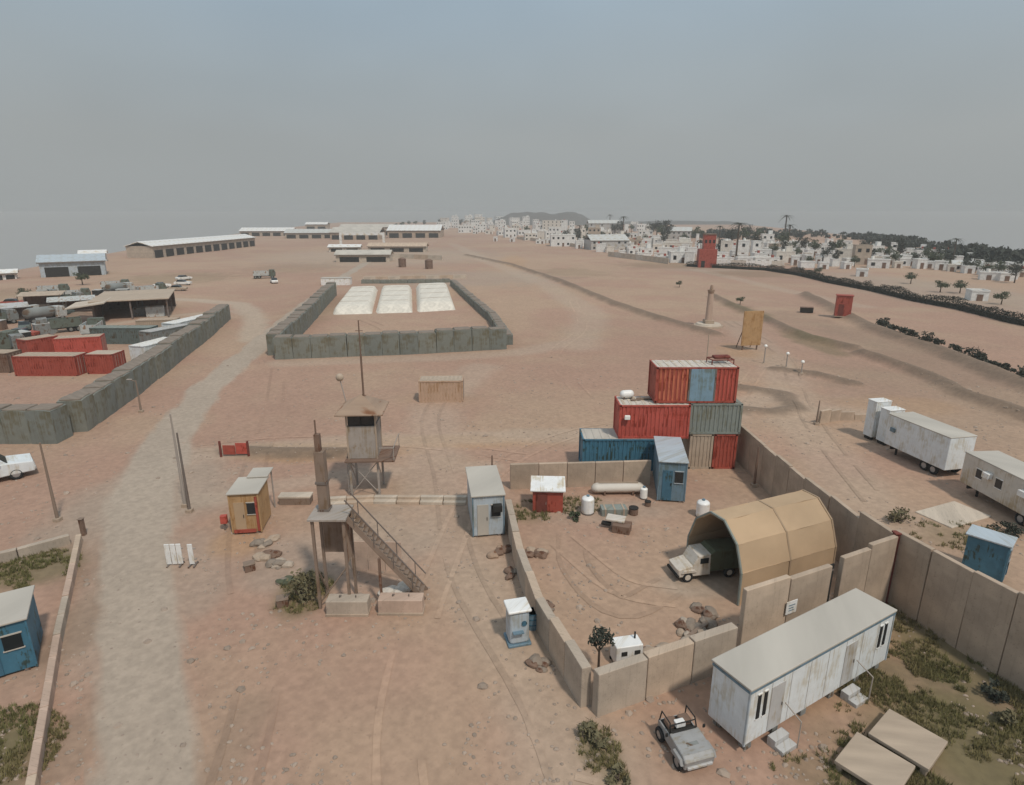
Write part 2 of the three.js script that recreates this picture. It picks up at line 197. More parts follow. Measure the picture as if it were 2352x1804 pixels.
[94.2,-265.8,2.7,3.5,4.1,'s',-0.31],[39.0,-495.3,9.6,9.2,5.4,'s',0.03],[155.4,-360.6,6.0,3.8,4.1,'w',-0.15],[133.1,-279.7,2.9,3.5,3.9,'w',-0.03],
[79.3,-462.1,8.3,7.4,5.2,'t',0.16],[72.8,-482.6,7.3,6.5,6.2,'t',-0.09],[-57.8,-792.4,7.5,6.7,7.7,'w',-0.19],[166.4,-286.9,3.1,3.5,2.8,'s',-0.02],
[148.8,-278.1,4.4,3.6,4.0,'w',-0.19],[60.2,-285.6,6.3,5.9,2.4,'s',-0.06],[73.3,-341.4,3.3,3.5,3.3,'w',0.1],[156.0,-247.3,4.0,3.5,3.5,'w',-0.11],
[51.7,-830.3,17.8,16,7.5,'w',-0.1],[-1.8,-533.7,9.8,9.0,7.5,'w',0.18],[-83.5,-1216.4,14.4,8.7,16.4,'w',0.21],[146.2,-282.2,4.2,3.5,2.5,'w',-0.38],
[15.5,-521.1,11.6,7.1,4.0,'w',0.01],[133.1,-269.0,2.8,3.5,2.8,'w',-0.08],[70.6,-268.8,3.4,3.5,2.4,'t',-0.25],[96.3,-378.2,6.3,5.1,4.2,'t',-0.37],
[166.9,-216.9,5.1,3.7,2.9,'w',-0.38],[84.2,-272.6,3.9,3.6,3.3,'w',-0.16],[65.5,-591.6,6.7,6.4,5.0,'w',-0.29],[151.7,-194.1,2.4,3.5,2.8,'s',-0.11],
[86.5,-312.2,3.4,3.5,4.7,'s',-0.35],[175.0,-340.2,3.6,3.5,4.0,'s',-0.38],[174.8,-284.0,3.5,3.5,2.7,'t',-0.34],[104.6,-263.6,5.5,5.0,3.4,'w',-0.06],
[180.0,-238.9,2.4,3.5,2.4,'w',-0.12],[184.4,-278.2,2.9,3.5,2.4,'t',-0.07],[160.6,-238.0,3.3,3.5,2.6,'w',-0.35],[101.2,-334.9,5.4,3.5,3.1,'w',-0.17],
[123.6,-328.1,6.7,6.6,3.4,'t',-0.38],[23.6,-1074.9,11.5,9.5,15.0,'w',0.09],[-36.4,-806.3,6.5,5.5,5.9,'w',-0.14],[142.2,-229.0,2.6,3.5,2.4,'t',-0.27],
[79.2,-368.8,5.2,3.8,4.2,'s',-0.34],[148.7,-226.5,3.3,3.5,3.5,'w',-0.07],[198.4,-271.2,6.3,4.1,2.6,'t',-0.15],[207.5,-300.9,7.0,4.7,2.8,'w',-0.06],
[-48.3,-1348.9,11.1,9.2,11.6,'t',0.22],[151.6,-273.9,3.5,3.5,3.3,'s',-0.21],[61.8,-488.6,8.0,5.8,6.2,'t',-0.3],[107.5,-317.8,3.9,3.5,4.2,'w',-0.4],
[126.4,-248.5,4.6,3.9,3.7,'w',-0.17],[62.0,-652.0,6.6,6.5,5.1,'w',0.1],[25.9,-426.5,4.4,4.3,3.2,'w',-0.24],[29.2,-698.3,7.9,4.9,8.2,'s',0.21],
[26.5,-536.2,7.4,5.0,5.7,'w',0.1],[-35.0,-965.2,10.6,8.6,8.1,'w',0.23],[149.4,-250.0,2.8,3.5,3.2,'s',-0.24],[187.4,-230.5,2.6,3.5,2.4,'w',-0.51],
[67.9,-320.8,4.1,3.5,4.8,'t',-0.15],[87.5,-289.5,3.1,3.5,2.8,'s',-0.36],[54.1,-570.3,6.7,5.5,4.9,'w',-0.07],[3.8,-692.7,8.2,7.6,7.7,'t',-0.04],
[83.3,-316.6,4.4,3.6,2.4,'w',0.06],[194.1,-308.3,5.1,4.5,2.5,'s',-0.36],[57.2,-325.2,3.4,3.5,2.6,'t',-0.31],[69.8,-415.6,5.0,3.7,3.4,'w',-0.08],
[125.3,-367.1,3.6,3.5,3.7,'t',-0.18],[177.0,-227.4,2.7,3.5,2.4,'t',-0.55],[136.6,-330.4,5.3,5.1,4.6,'w',-0.09],[46.5,-327.2,4.8,3.5,4.3,'s',-0.12],
[170.5,-339.7,3.7,3.5,4.0,'w',-0.27],[113.9,-304.2,3.0,3.5,2.9,'w',-0.36],[142.9,-309.5,3.5,3.5,4.2,'w',-0.22],[86.0,-367.5,4.0,3.5,3.4,'w',-0.36],
[47.2,-485.0,6.6,4.1,4.8,'t',-0.11],[176.6,-215.6,4.8,3.5,2.4,'w',-0.44],[173.1,-263.8,2.7,3.5,2.8,'w',-0.18],[74.4,-268.0,2.8,3.5,3.5,'w',-0.19],
[38.5,-360.3,3.8,3.5,4.6,'s',0.03],[53.9,-484.4,5.5,3.8,3.9,'t',0.09],[111.2,-374.0,3.7,3.5,2.8,'w',-0.32],[193.5,-249.8,3.0,3.5,2.4,'w',-0.56],
[120.2,-293.7,3.5,3.5,4.0,'w',-0.04],[147.0,-356.3,4.0,3.5,5.2,'s',-0.26],[184.4,-230.7,3.0,3.5,2.4,'t',-0.38],[156.8,-196.7,2.2,3.5,2.4,'t',-0.53],
[162.5,-360.2,5.6,3.7,4.4,'w',-0.37],[174.6,-274.6,3.5,3.5,2.4,'w',-0.16],[185.6,-269.1,3.3,3.5,2.4,'s',-0.39],[152.7,-215.3,2.5,3.5,2.4,'t',-0.46],
[153.4,-228.0,2.6,3.5,2.5,'w',-0.5],[85.3,-396.1,5.1,4.3,4.7,'s',-0.1],[59.6,-382.7,4.7,3.6,2.8,'s',-0.14],[92.2,-282.1,3.0,3.5,2.4,'w',-0.12]];
const TREES = [[-77.9,-957.1,1,1.5],[-73.5,-1025.9,0,1.38],[-63.6,-1025.9,1,1.5],[-55.2,-1025.9,2,1.62],[-51.8,-1105.3,3,1.62],[-8.3,-754.5,2,1.0],[43.7,-419.2,3,1.25],[47.6,-445.7,4,1.25],[63.1,-539.4,0,1.5],[116.7,-754.5,4,2.0],[97.3,-596.1,1,1.38],[102.3,-596.1,3,1.62],[126.2,-666.1,0,1.25],[89.8,-510.2,4,1.88],[119.2,-539.4,1,1.56],[117.4,-510.2,1,1.75],[117.4,-492.4,0,1.62],[117.5,-475.8,3,1.88],[130.5,-510.2,0,1.38],[94.4,-390.1,3,1.12],[129.9,-419.2,2,1.25],[131.2,-445.7,0,1.5],[117.3,-355.5,4,1.38],[94.2,-261.9,4,1.69],[127.9,-364.7,1,1.5],[143.5,-390.1,0,1.56],[157.8,-419.2,1,1.5],[164.2,-419.2,0,1.5],[180.7,-445.7,1,1.25],[181.7,-419.2,4,2.0],[150.8,-342.4,4,1.5],[147.7,-342.4,0,1.38],[144.4,-322.6,2,1.0],[141.4,-305.0,1,1.12],[139.8,-289.1,0,1.12],[136.2,-266.9,3,1.0],[151.3,-289.1,0,1.12],[140.1,-261.9,2,0.88],[163.4,-289.1,1,1.0],[159.1,-272.1,2,0.88],[158.4,-261.9,0,0.88],[169.4,-272.1,3,1.12],[161.6,-252.3,2,0.75],[165.7,-247.8,0,0.88],[166.6,-235.1,4,1.12],[160.3,-227.3,1,0.75],[160.7,-235.1,2,0.88],[157.2,-210.0,2,0.75],[149.0,-189.6,0,0.75],[144.6,-177.2,1,0.75],[113.3,-174.9,2,0.56],[108.2,-154.9,2,0.53],[111.9,-153.1,2,0.56],[107.0,-133.3,2,0.5],[-165.6,-957.1,2,1.38],[-166.9,-1025.9,0,1.25],[-168.3,-1105.3,2,1.38],[-164.6,-897.0,2,1.12],[-142.1,-1025.9,3,1.25],[-117.4,-1025.9,3,1.38],[50.7,-419.2,2,1.12],[82.7,-419.2,2,0.75],[77.6,-289.1,2,0.5],[99.6,-200.7,2,0.44],[49.9,-133.3,2,0.31],[45.3,-166.3,2,0.31],[-119.8,-171.6,2,0.62],[-111.6,-140.3,2,0.5],[14.6,-622.3,0,1.12],[23.9,-539.4,2,0.88],[40.9,-475.8,1,1.0],[52.6,-407.0,0,0.88],[68.0,-475.8,2,1.12],[81.7,-445.7,1,0.88],[89.1,-419.2,0,0.88],[88.7,-342.4,2,0.75],[114.7,-419.2,0,1.0],[98.1,-322.6,1,0.88],[96.2,-289.1,3,1.0],[105.6,-305.0,0,0.88],[125.1,-322.6,1,1.12],[106.8,-266.9,2,0.62],[121.2,-289.1,0,0.88],[118.8,-272.1,3,1.0],[124.5,-272.1,0,0.75],[116.1,-243.4,2,0.62],[125.0,-247.8,1,0.75],[124.5,-239.2,3,0.75],[127.6,-231.2,0,0.62],[142.4,-247.8,1,0.75],[140.9,-235.1,2,0.62],[147.6,-239.2,0,0.75],[153.1,-235.1,1,0.62],[159.4,-235.1,0,0.75],[153.7,-220.1,2,0.62],[154.2,-210.0,1,0.62],[149.3,-195.0,0,0.62]];

// ------------------------------------------------------------------ ground and roads
const ROAD = [ // x left, x right, z
  [-11.9, -7.5, -8], [-14.5, -10.9, -16.4], [-18.8, -15, -23], [-21.9, -17.9, -28.1], [-26.3, -21.6, -35.2], [-29.6, -24.9, -41.9], [-32.6, -28.3, -51.3], [-36.2, -32.4, -65.2], [-39.8, -36.2, -88.2], [-46.5, -43.4, -133], [-55.6, -52.9, -204], [-66, -63, -300]];
const TRACKS = [ // worn paths: half width, strength, polyline
  [2.6, .8, [[-41, -95], [-50, -118], [-60, -134], [-72, -140], [-95, -146]]], [1.8, .6, [[-46, -112], [-56, -124], [-66, -118], [-72, -108]]],
  [2.2, .5, [[-28, -46], [-15, -49.5], [0, -51], [12, -52], [20, -56], [30, -66]]], [2.5, .45, [[-30, -79], [-10, -82.5], [2, -86], [12, -96]]],
  [3, .4, [[-2, -30], [-6, -42], [-8, -60], [-4, -76]]], [3, .35, [[24, -36], [26, -46], [27, -55], [36, -80], [40, -110]]], [2.6, .4, [[3, -14], [1, -22], [-3, -32]]],
  [4, .4, [[10, -90], [16, -120], [10, -170], [-10, -260], [-40, -420]]], [3, .4, [[75, -130], [70, -170], [66, -220]]], [1.5, .4, [[-22, -38], [-12, -43], [-2, -44]]]];
const GRASSY = [ // cx, cz, rx, rz, strength
  [17.2, -18.3, 4.4, 3.4, 1], [19.3, -22.6, 1.9, 3.4, .9], [15.2, -21.8, 2.8, 1.5, .75], [13.5, -15.6, 4, 1.6, .8], [-19.6, -17.4, 2.6, 2.3, 1], [-27.3, -29.8, 2.6, 1.9, .8], [3.1, -18.0, .8, 1.0, .65], [3.6, -16.4, .5, 1.2, .7], [-10.9, -27.4, 1.3, 1.9, .7], [11, -17, 1.6, .8, .5], [27.5, -33.5, 2.6, 1.6, .4],
  [46, -93, 2.4, 9, .6], [48, -122, 3, 12, .55], [1, -36.6, 1.4, 1.6, .45], [4.2, -37.6, 2, 1.2, .4], [-40, -128, 6, 20, .2], [80, -205, 14, 14, .35], [20, -210, 14, 18, .25], [60, -240, 20, 16, .35], [-104, -190, 18, 20, .35], [-130, -150, 20, 14, .3], [-80, -230, 18, 22, .2]];
const OCHRE = [[-17.5, -47.4, 7, 2.2, 1], [-6, -49.6, 9, 1.8, .7], [-16.5, -33, 1.8, 2.2, .7], [-12.5, -47.3, 6, 1.3, .6], [1, -260, 6, 40, .5], [28, -64, 6, 6, .3], [33, -86, 4, 5, .6], [40, -60, 7, 3.5, .4], [21.5, -30, 3, 5, .3], [16, -24, 3, 1.6, .5], [13, -20.5, 4, 1, .5]];
const GREYED = [[9.6, -28.3, 2.4, 1.5, .7], [-25, -39, 5.5, 8, .7], [-19, -27.5, 3.5, 7, .5], [-8, -33, 3.4, 5.5, .45], [6, -36.6, 4.4, 1.8, .45], [-12.8, -31, 2.4, 3.4, .5], [-14, -190, 30, 26, .5], [-60, -300, 60, 70, .5], [72, -222, 18, 10, .4], [110, -160, 20, 50, .6], [34, -60, 8, 4, .3]];
const DARKSOIL = [[-16.4, -18, 1.3, 5, .6], [-20.6, -26, 1.5, 5, .6], [-10.4, -17, .9, 4, .45], [-23.6, -31, 1.4, 3, .5], [56, -80, 6, 40, .55], [52, -60, 8, 16, .55], [44, -66, 9, 14, .4], [40, -52, 10, 10, .35], [24, -80, 5, 8, .2], [54, -110, 6, 16, .35], [20, -22.4, 2.2, 4, .45], [-20, -15, 2.5, 2.5, .3]];
const ell = (x, z, [cx, cz, rx, rz, s], n) => { const q = Math.hypot((x - cx) / rx, (z - cz) / rz); return q > 1.6 ? 0 : s * (1 - sst(.55, 1.25, q + n)); };
function soil(x, z, c) {
  const n1 = fbm(x / 9 + 7, z / 9 + 3, 4, 31), n2 = fbm(x / 2.2, z / 2.2, 3, 41), n3 = fbm(x / 45 + 11, z / 45, 3, 51), e = (n2 - .5) * .55 + (n1 - .5) * .4;
  let a = sst(.38, .62, n1 * .6 + n3 * .4), r = mix(.447, .466, a), g = mix(.279, .316, a), b = mix(.205, .224, a);
  const k = .86 + .11 * n2 + (n3 - .5) * .16; r *= k; g *= k; b *= k;
  const to = (R2, G2, B2, t) => { r = mix(r, R2, t); g = mix(g, G2, t); b = mix(b, B2, t); };
  let t = 0; for (const o of GREYED) t = Math.max(t, ell(x, z, o, e)); to(.43 * k, .345 * k, .275 * k, t);
  t = 0; for (const o of DARKSOIL) t = Math.max(t, ell(x, z, o, e)); to(.315 * k, .222 * k, .158 * k, t);
  t = 0; for (const o of OCHRE) t = Math.max(t, ell(x, z, o, e)); to(.49 * k, .295 * k, .16 * k, t * .8);
  t = 0; for (const [w, s, pl] of TRACKS) { const q = lined(x, z, pl) / w; if (q < 1.6) t = Math.max(t, s * (1 - sst(.4, 1.2, q + e))); } to(.52 * k, .41 * k, .32 * k, t);
  t = 0; for (const [h, w, pl] of BERMS) { const q = lined(x, z, pl) / w; if (q < 1.3) t = Math.max(t, 1 - sst(.35, .95, q + e)); } to(.225 * k, .16 * k, .115 * k, t * .85);
  t = 0; for (const o of GRASSY) t = Math.max(t, ell(x, z, o, e * 1.4)); to(.175 * k, .145 * k, .07 * k, t * .9);
  c[0] = r; c[1] = g; c[2] = b;
}
const groundDetail = rep(srgbT(grey(1024, (u, v) => { const a = fbm(u * 64, v * 64, 5, 61, 64), p = vnoise(u * 170, v * 170, 71, 170); const s = .87 + .17 * a + (p > .93 ? -.07 : p < .05 ? .05 : 0); return [s, s, s * .99]; })), 17);
{
  const NU = 640, NV = 560, pos = new Float32Array((NU + 1) * (NV + 1) * 3), col = new Float32Array(pos.length), uv = new Float32Array((NU + 1) * (NV + 1) * 2), idx = [], c = [0, 0, 0];
  for (let j = 0; j <= NV; j++) for (let i = 0; i <= NU; i++) {
    const s = (i / NU * 2 - 1) * .96, x = 42 * s / (1 - Math.abs(s)) * 1.35, q = j / NV * .94, z = 30 - 100 * q / (1 - q), o = j * (NU + 1) + i;
    pos[o * 3] = x; pos[o * 3 + 1] = hgt(x, z); pos[o * 3 + 2] = z; soil(x, z, c); col.set(c, o * 3); uv[o * 2] = x; uv[o * 2 + 1] = z;
    if (i < NU && j < NV) idx.push(o, o + 1, o + NU + 1, o + 1, o + NU + 2, o + NU + 1);
  }
  const g = new THREE.BufferGeometry(); g.setAttribute('position', new THREE.BufferAttribute(pos, 3)); g.setAttribute('color', new THREE.BufferAttribute(col, 3)); g.setAttribute('uv', new THREE.BufferAttribute(uv, 2)); g.setIndex(idx); g.computeVertexNormals();
  const m = new THREE.Mesh(g, new THREE.MeshStandardMaterial({ vertexColors: true, map: groundDetail, roughness: 1, side: THREE.DoubleSide })); m.name = 'ground'; m.userData = { kind: 'structure', label: 'wide dusty ground of pinkish brown sand and worn tracks' }; m.receiveShadow = true; scene.add(m);
}
function strip(name, label, rows, mat, wob = .35, lift = .045) {   // rows of [xl, xr, z], resampled finely
  const P = [], U = [], I = [], C = [], sc = [0, 0, 0]; let n = 0; const across = 14;
  for (let k = 0; k < rows.length - 1; k++) {
    const a = rows[k], b = rows[k + 1], steps = Math.max(2, Math.ceil(Math.hypot(a[2] - b[2], a[0] - b[0]) / (1.0 + Math.abs(a[2]) / 90)));
    for (let s = 0; s <= steps; s++) {
      if (s === steps && k < rows.length - 2) break;
      const t = s / steps, z = mix(a[2], b[2], t), l = mix(a[0], b[0], t) - .5 + (fbm(z / 2, 3, 3, 77) - .5) * wob * 2, r = mix(a[1], b[1], t) + .5 + (fbm(z / 2, 9, 3, 78) - .5) * wob * 2;
      for (let q = 0; q <= across; q++) { const x = mix(l, r, q / across); P.push(x, hgt(x, z) + lift - (q === 0 || q === across ? .06 : 0), z); U.push(x, z); soil(x, z, sc); const e = 1 - Math.abs(q / across * 2 - 1), t2 = sst(.08, .32, e + (fbm(x / 1.4, z / 2.5, 3, 83) - .5) * .5) * .95, k = .92 + .16 * fbm(x / 3, z / 3, 3, 85); C.push(mix(sc[0], mat.userData.tone[0] * k, t2), mix(sc[1], mat.userData.tone[1] * k, t2), mix(sc[2], mat.userData.tone[2] * k, t2)); }
      if (n) for (let q = 0; q < across; q++) { const o = (n - 1) * (across + 1) + q; I.push(o, o + 1, o + across + 1, o + 1, o + across + 2, o + across + 1); }
      n++;
    }
  }
  const g = new THREE.BufferGeometry(); g.setAttribute('position', new THREE.Float32BufferAttribute(P, 3)); g.setAttribute('uv', new THREE.Float32BufferAttribute(U, 2)); g.setAttribute('color', new THREE.Float32BufferAttribute(C, 3)); g.setIndex(I); g.computeVertexNormals();
  const m = new THREE.Mesh(g, mat); m.name = numbered(name); m.userData = { kind: 'structure', label }; m.receiveShadow = true; scene.add(m); return m;
}
const roadMat = new THREE.MeshStandardMaterial({ vertexColors: true, map: groundDetail, roughness: 1, side: THREE.DoubleSide }); roadMat.userData.tone = [.415, .335, .27];
strip('road', 'pale packed dirt road running away between the earth filled barriers', ROAD, roadMat);
{ // wheel tracks pressed into the soil
  const mud = new THREE.MeshStandardMaterial({ vertexColors: true, map: groundDetail, roughness: 1, side: THREE.DoubleSide }), sc = [0, 0, 0];
  const curves = [[[3, -13], [1.2, -20], [-2.5, -29], [-5, -42], [-8, -58], [-5, -76]], [[-3, -13], [-4.5, -20], [-4, -30], [-1.5, -43], [6, -52], [20, -58], [33, -78]], [[-9, -13], [-11, -22], [-15.5, -31], [-19.5, -42], [-24, -58], [-30, -76]], [[1, -46], [-8, -49], [-20, -50], [-28, -47.5]], [[25, -38], [27, -48], [30, -60], [38, -84], [40, -112]], [[3, -33], [6, -28], [8.5, -27.2]], [[4, -36], [3.6, -30], [5.5, -26.4], [8.4, -28.2]], [[8, -62], [6, -84], [12, -104], [14, -140]], [[-18, -90], [-22, -104], [-28, -114]], [[2, -16], [5, -15.2], [9, -15.2]]];
  curves.forEach((c, n) => { const cv = new THREE.CatmullRomCurve3(c.map(q => V(q[0], 0, q[1]))), len = cv.getLength(), N = Math.ceil(len / .8), P = [], U = [], I = [], C = []; let o = 0;
    for (const s of [-.8, .8]) { let prev = false; for (let i = 0; i <= N; i++) { const t = i / N, p = cv.getPoint(t), d = cv.getTangent(t), w = .12 + .05 * vnoise(t * len, n, 4), q2 = vnoise(t * len / 5, n * 3 + s, 11), f = sst(.28, .5, q2) * (n % 2 ? .10 : -.13); if (q2 < .28) { prev = false; continue; } const sx = -d.z, sz = d.x; for (const e of [-w, w]) { const x = p.x + sx * (s + e), z = p.z + sz * (s + e); P.push(x, hgt(x, z) + .022, z); U.push(x, z); soil(x, z, sc); C.push(sc[0] * (1 + f), sc[1] * (1 + f), sc[2] * (1 + f)); } if (prev) I.push(o - 2, o - 1, o, o - 1, o + 1, o); prev = true; o += 2; } }
    const g = new THREE.BufferGeometry(); g.setAttribute('position', new THREE.Float32BufferAttribute(P, 3)); g.setAttribute('uv', new THREE.Float32BufferAttribute(U, 2)); g.setAttribute('color', new THREE.Float32BufferAttribute(C, 3)); g.setIndex(I); g.computeVertexNormals(); const m = new THREE.Mesh(g, mud); m.name = numbered('wheel_track'); m.userData = { kind: 'structure', label: 'faint pair of wheel tracks across the bare soil' }; scene.add(m); });
}
{ // far hill and ridges
  const hill = (x, z, w, dpt, h, label, s) => {
    const NX = 40, NZ = 12, P = [], U = [], I = [];
    for (let j = 0; j <= NZ; j++) for (let i = 0; i <= NX; i++) { const u = i / NX * 2 - 1, v = j / NZ * 2 - 1, e = Math.max(0, 1 - u * u * u * u) * Math.max(0, 1 - v * v); const px = x + u * w, pz = z + v * dpt; P.push(px, hgt(px, pz) - 3 + (h + 3) * e * (.72 + .5 * fbm(i / 6, j / 6 + s, 3, s)), pz); U.push(px, pz); if (i < NX && j < NZ) { const o = j * (NX + 1) + i; I.push(o, o + NX + 1, o + 1, o + 1, o + NX + 1, o + NX + 2); } }
    const g = new THREE.BufferGeometry(); g.setAttribute('position', new THREE.Float32BufferAttribute(P, 3)); g.setAttribute('uv', new THREE.Float32BufferAttribute(U, 2)); g.setIndex(I); g.computeVertexNormals();
    const m = new THREE.Mesh(g, mt(.16, .15, .14, { map: TX.dustBig, roughness: 1 })); m.name = numbered('hill'); m.userData = { kind: 'structure', label }; scene.add(m);
  };
  hill(55, -1180, 105, 60, 22, 'long low grey hill behind the middle of the town', 3);
  hill(330, -1250, 180, 60, 6, 'faint low ridge behind the right side of the town', 9);
}

// ------------------------------------------------------------------ walls
function wallRun(name, label, pts, hts, th, seg, mats, opt = {}) {       // a thing whose panels are its parts; pts relative metres in the world
  const o = thing(name, label, opt.category || 'wall', pts[0][0], pts[0][1]); if (opt.group) o.userData.group = opt.group;
  const y0 = o.position.y;
  for (let k = 0; k < pts.length - 1; k++) {
    const [ax, az] = pts[k], [bx2, bz] = pts[k + 1], len = Math.hypot(bx2 - ax, bz - az), n = Math.max(1, Math.round(len / seg)), l = len / n, ang = Math.atan2(-(bz - az), bx2 - ax);
    for (let i = 0; i < n; i++) {
      const t = (i + .5) / n, x = mix(ax, bx2, t), z = mix(az, bz, t), h = mix(hts[k], hts[k + 1], t) * (1 + R(-.02, .02) * (opt.uneven || 1));
      const gs = [rb(l - .03, h + .15, th, 0, 0, 0, opt.round || .04)];
      if (opt.foot) gs.push(rb(l - .05, .35, th * 3, 0, 0, 0, .06));
      const m = part(o, opt.piece || 'panel', gs, mats[(rnd() * mats.length) | 0]);
      m.position.set(x - ax * 1 - (pts[0][0] - ax), hgt(x, z) - .12 - y0, z - pts[0][1]); m.rotation.set(R(-.012, .012) * (opt.uneven || 1), ang, 0);
    }
  }
  return o;
}
const WM = [M.wall, M.wall2, M.wall3];
wallRun('compound_wall', 'low pale concrete panel wall bounding the yard on the road side', [[2.95, -19.95], [1.3, -24.9], [.45, -29.5], [-.25, -35.5]], [1.9, 1.6, 1.4, 1.5], .42, 2.0, [M.conc, M.wall2, M.conc]);
wallRun('compound_wall', 'low pale concrete wall with rubble behind it, between yard corner and tall panels', [[3.25, -19.6], [9.6, -22.35]], [1.95, 2.1], .42, 2.2, [M.conc, M.wall2]);
wallRun('compound_wall', 'tall concrete panel wall with a white notice, between hangar and long cabin', [[9.95, -22.6], [14.7, -24.75]], [3.5, 3.55], .26, 2.5, WM);
wallRun('compound_wall', 'short stretch of tall grey wall beyond the dark gap beside the long cabin', [[15.35, -25.05], [18.85, -26.7]], [3.7, 3.8], .26, 1.75, [M.wall3, M.greyWhite].slice(0, 1));
wallRun('compound_wall', 'long high brown wall running past the hangar to the grassy corner', [[18.1, -47.5], [18.25, -41], [18.4, -35], [18.75, -29.5], [19.1, -27.1], [20.3, -23.4], [21.5, -20], [23, -14]], [3.0, 3.0, 3.1, 3.4, 3.9, 4.0, 4.1, 4.1], .26, 2.4, [M.wall3, M.wall]);
wallRun('compound_wall', 'grey brown panel wall closing the back of the yard behind the red shed', [[-.15, -40.2], [10.1, -41.0]], [1.9, 1.85], .26, 2.1, WM);
{ const o = thing('corner_post', 'dark red steel post where the two tall walls meet', 'post', 18.98, -26.86); part(o, 'post', rb(.26, 3.9, .26, 0, 0, 0, .02), M.maroon); part(o, 'cap', rb(.36, .08, .36, 0, 3.9, 0, .02), M.maroon); part(o, 'base_plate', rb(.5, .06, .5, 0, 0, 0, .02), M.maroon); }
{ const o = thing('yard_gate', 'narrow dark steel gate leaf in the gap between tall walls', 'gate', 14.86, -24.83, .43); part(o, 'leaf', rb(.5, 3.2, .06, .2, .05, -.25, .01), M.dark); for (const y of [.3, 2.9]) part(o, 'rail', bx(.5, .08, .1, .2, y, -.25), M.steel); part(o, 'handle', bar(V(.38, 1.3, -.16), V(.38, 1.6, -.16), .02), M.steelLight); }
{ const o = thing('wall_notice', 'small white notice fixed to the tall concrete wall', 'notice', 12.55, -23.55, .43, null, 1.75); part(o, 'board', rb(.66, .66, .03, 0, 0, 0, .01), M.cleanWhite); part(o, 'print', [bx(.4, .05, .006, 0, .42, .018), bx(.3, .05, .006, -.03, .28, .018), bx(.36, .04, .006, 0, .16, .018)], M.slateBlue); }
wallRun('low_barrier', 'low pale kerb wall running from the guard hut to the sentry booth', [[-13.2, -37.8], [-9.5, -38.3], [-3.1, -38.1]], [.42, .36, .42], .35, 1.6, [M.concPale, M.wall2], { category: 'barrier', foot: true });
wallRun('roadside_barrier', 'low concrete barrier wall along the reddish verge of the road', [[-14.2, -12.5], [-16.5, -16.4], [-18.3, -19.4], [-20.9, -23.7], [-23.4, -28.1], [-26.1, -32.8]], [.5, .5, .5, .5, .5, .5], .3, 1.9, [M.conc, M.wall2, M.pinkBlock], { category: 'barrier' });
wallRun('roadside_barrier', 'low concrete barrier turning off the road round the grass patch', [[-26.5, -32.6], [-28.4, -31], [-31, -29.3], [-36, -27.5]], [.6, .6, .6, .6], .35, 1.9, [M.conc, M.wall2], { category: 'barrier' });
wallRun('site_wall', 'short broken stretch of tan wall beside the parked trailers', [[28.9, -54.3], [31.4, -55.4], [34.3, -55.6]], [1.5, .9, .5], .25, 1.3, [M.wall, M.wall2], { uneven: 4 });

// earth filled barriers
function hesco(name, label, pts, h, th = 2.0, cell = 2.4) {
  const o = thing(name, label, 'barrier', pts[0][0], pts[0][1]), y0 = o.position.y;
  const variants = [0, 1, 2].map(k => { const g = new THREE.BoxGeometry(cell - .05, h, th, 4, 4, 3); const p = g.attributes.position, uv = g.attributes.uv; for (let i = 0; i < p.count; i++) { const x = p.getX(i) / (cell / 2), y = p.getY(i) / (h / 2), z = p.getZ(i) / (th / 2); const b = (1 - x * x) * (1 - y * y * .6) * .11; p.setXYZ(i, p.getX(i) + (hash2(i, k, 5) - .5) * .04, p.getY(i) + (y > .9 ? (1 - x * x) * .1 : 0), p.getZ(i) + Math.sign(z) * (Math.abs(z) > .9 ? b : 0)); uv.setXY(i, uv.getX(i) * 2.4 + k, uv.getY(i) * h); } g.computeVertexNormals(); g.translate(0, h / 2, 0); const fill = rb(cell - .3, .22, th - .3, 0, h - .04, 0, .08); return [fix(g), fill]; });
  for (let k = 0; k < pts.length - 1; k++) {
    const [ax, az] = pts[k], [bx2, bz] = pts[k + 1], len = Math.hypot(bx2 - ax, bz - az), n = Math.max(1, Math.round(len / cell)), ang = Math.atan2(-(bz - az), bx2 - ax);
    for (let i = 0; i < n; i++) { const t = (i + .5) / n, x = mix(ax, bx2, t), z = mix(az, bz, t), v = variants[(rnd() * 3) | 0]; const m = part(o, 'gabion', v[0], [M.hesco, M.hesco2, M.hesco3][(rnd() * 3) | 0]); m.position.set(x - pts[0][0], hgt(x, z) - .1 - y0, z - pts[0][1]); m.rotation.set(R(-.02, .02), ang + R(-.025, .025), R(-.01, .01)); m.scale.set(len / n / cell * 1.01, 1 + R(-.05, .05), 1 + R(-.06, .06)); const f = part(m, 'earth_fill', v[1], M.hescoFill); }
  }
  return o;
}
hesco('earth_barrier', 'long grey green earth filled barrier in front of the white covers', [[-32.4, -81.8], [-16, -85], [-1.0, -88.6]], 3.1);
hesco('earth_barrier', 'grey green earth barrier along the road side of the white covers', [[-33.2, -83.6], [-37.6, -112], [-44, -150]], 3.1);
hesco('earth_barrier', 'grey green earth barrier on the open field side of the white covers', [[-.6, -90.6], [-3.6, -112], [-8.5, -134], [-16.5, -172]], 1.5, 1.5);
hesco('earth_barrier', 'low earth barrier closing the far end behind the white covers', [[-43, -176], [-30, -177], [-18, -179]], 1.0, 1.6);
hesco('earth_barrier', 'grey green earth barrier bending along the road before the container yard', [[-39.6, -52.0], [-41.6, -63], [-45.6, -80], [-49.6, -97], [-54, -114]], 2.9);
hesco('earth_barrier', 'grey green earth barrier across the near end of the container yard', [[-39.2, -50.2], [-48, -50.0], [-62, -49.6]], 2.9);
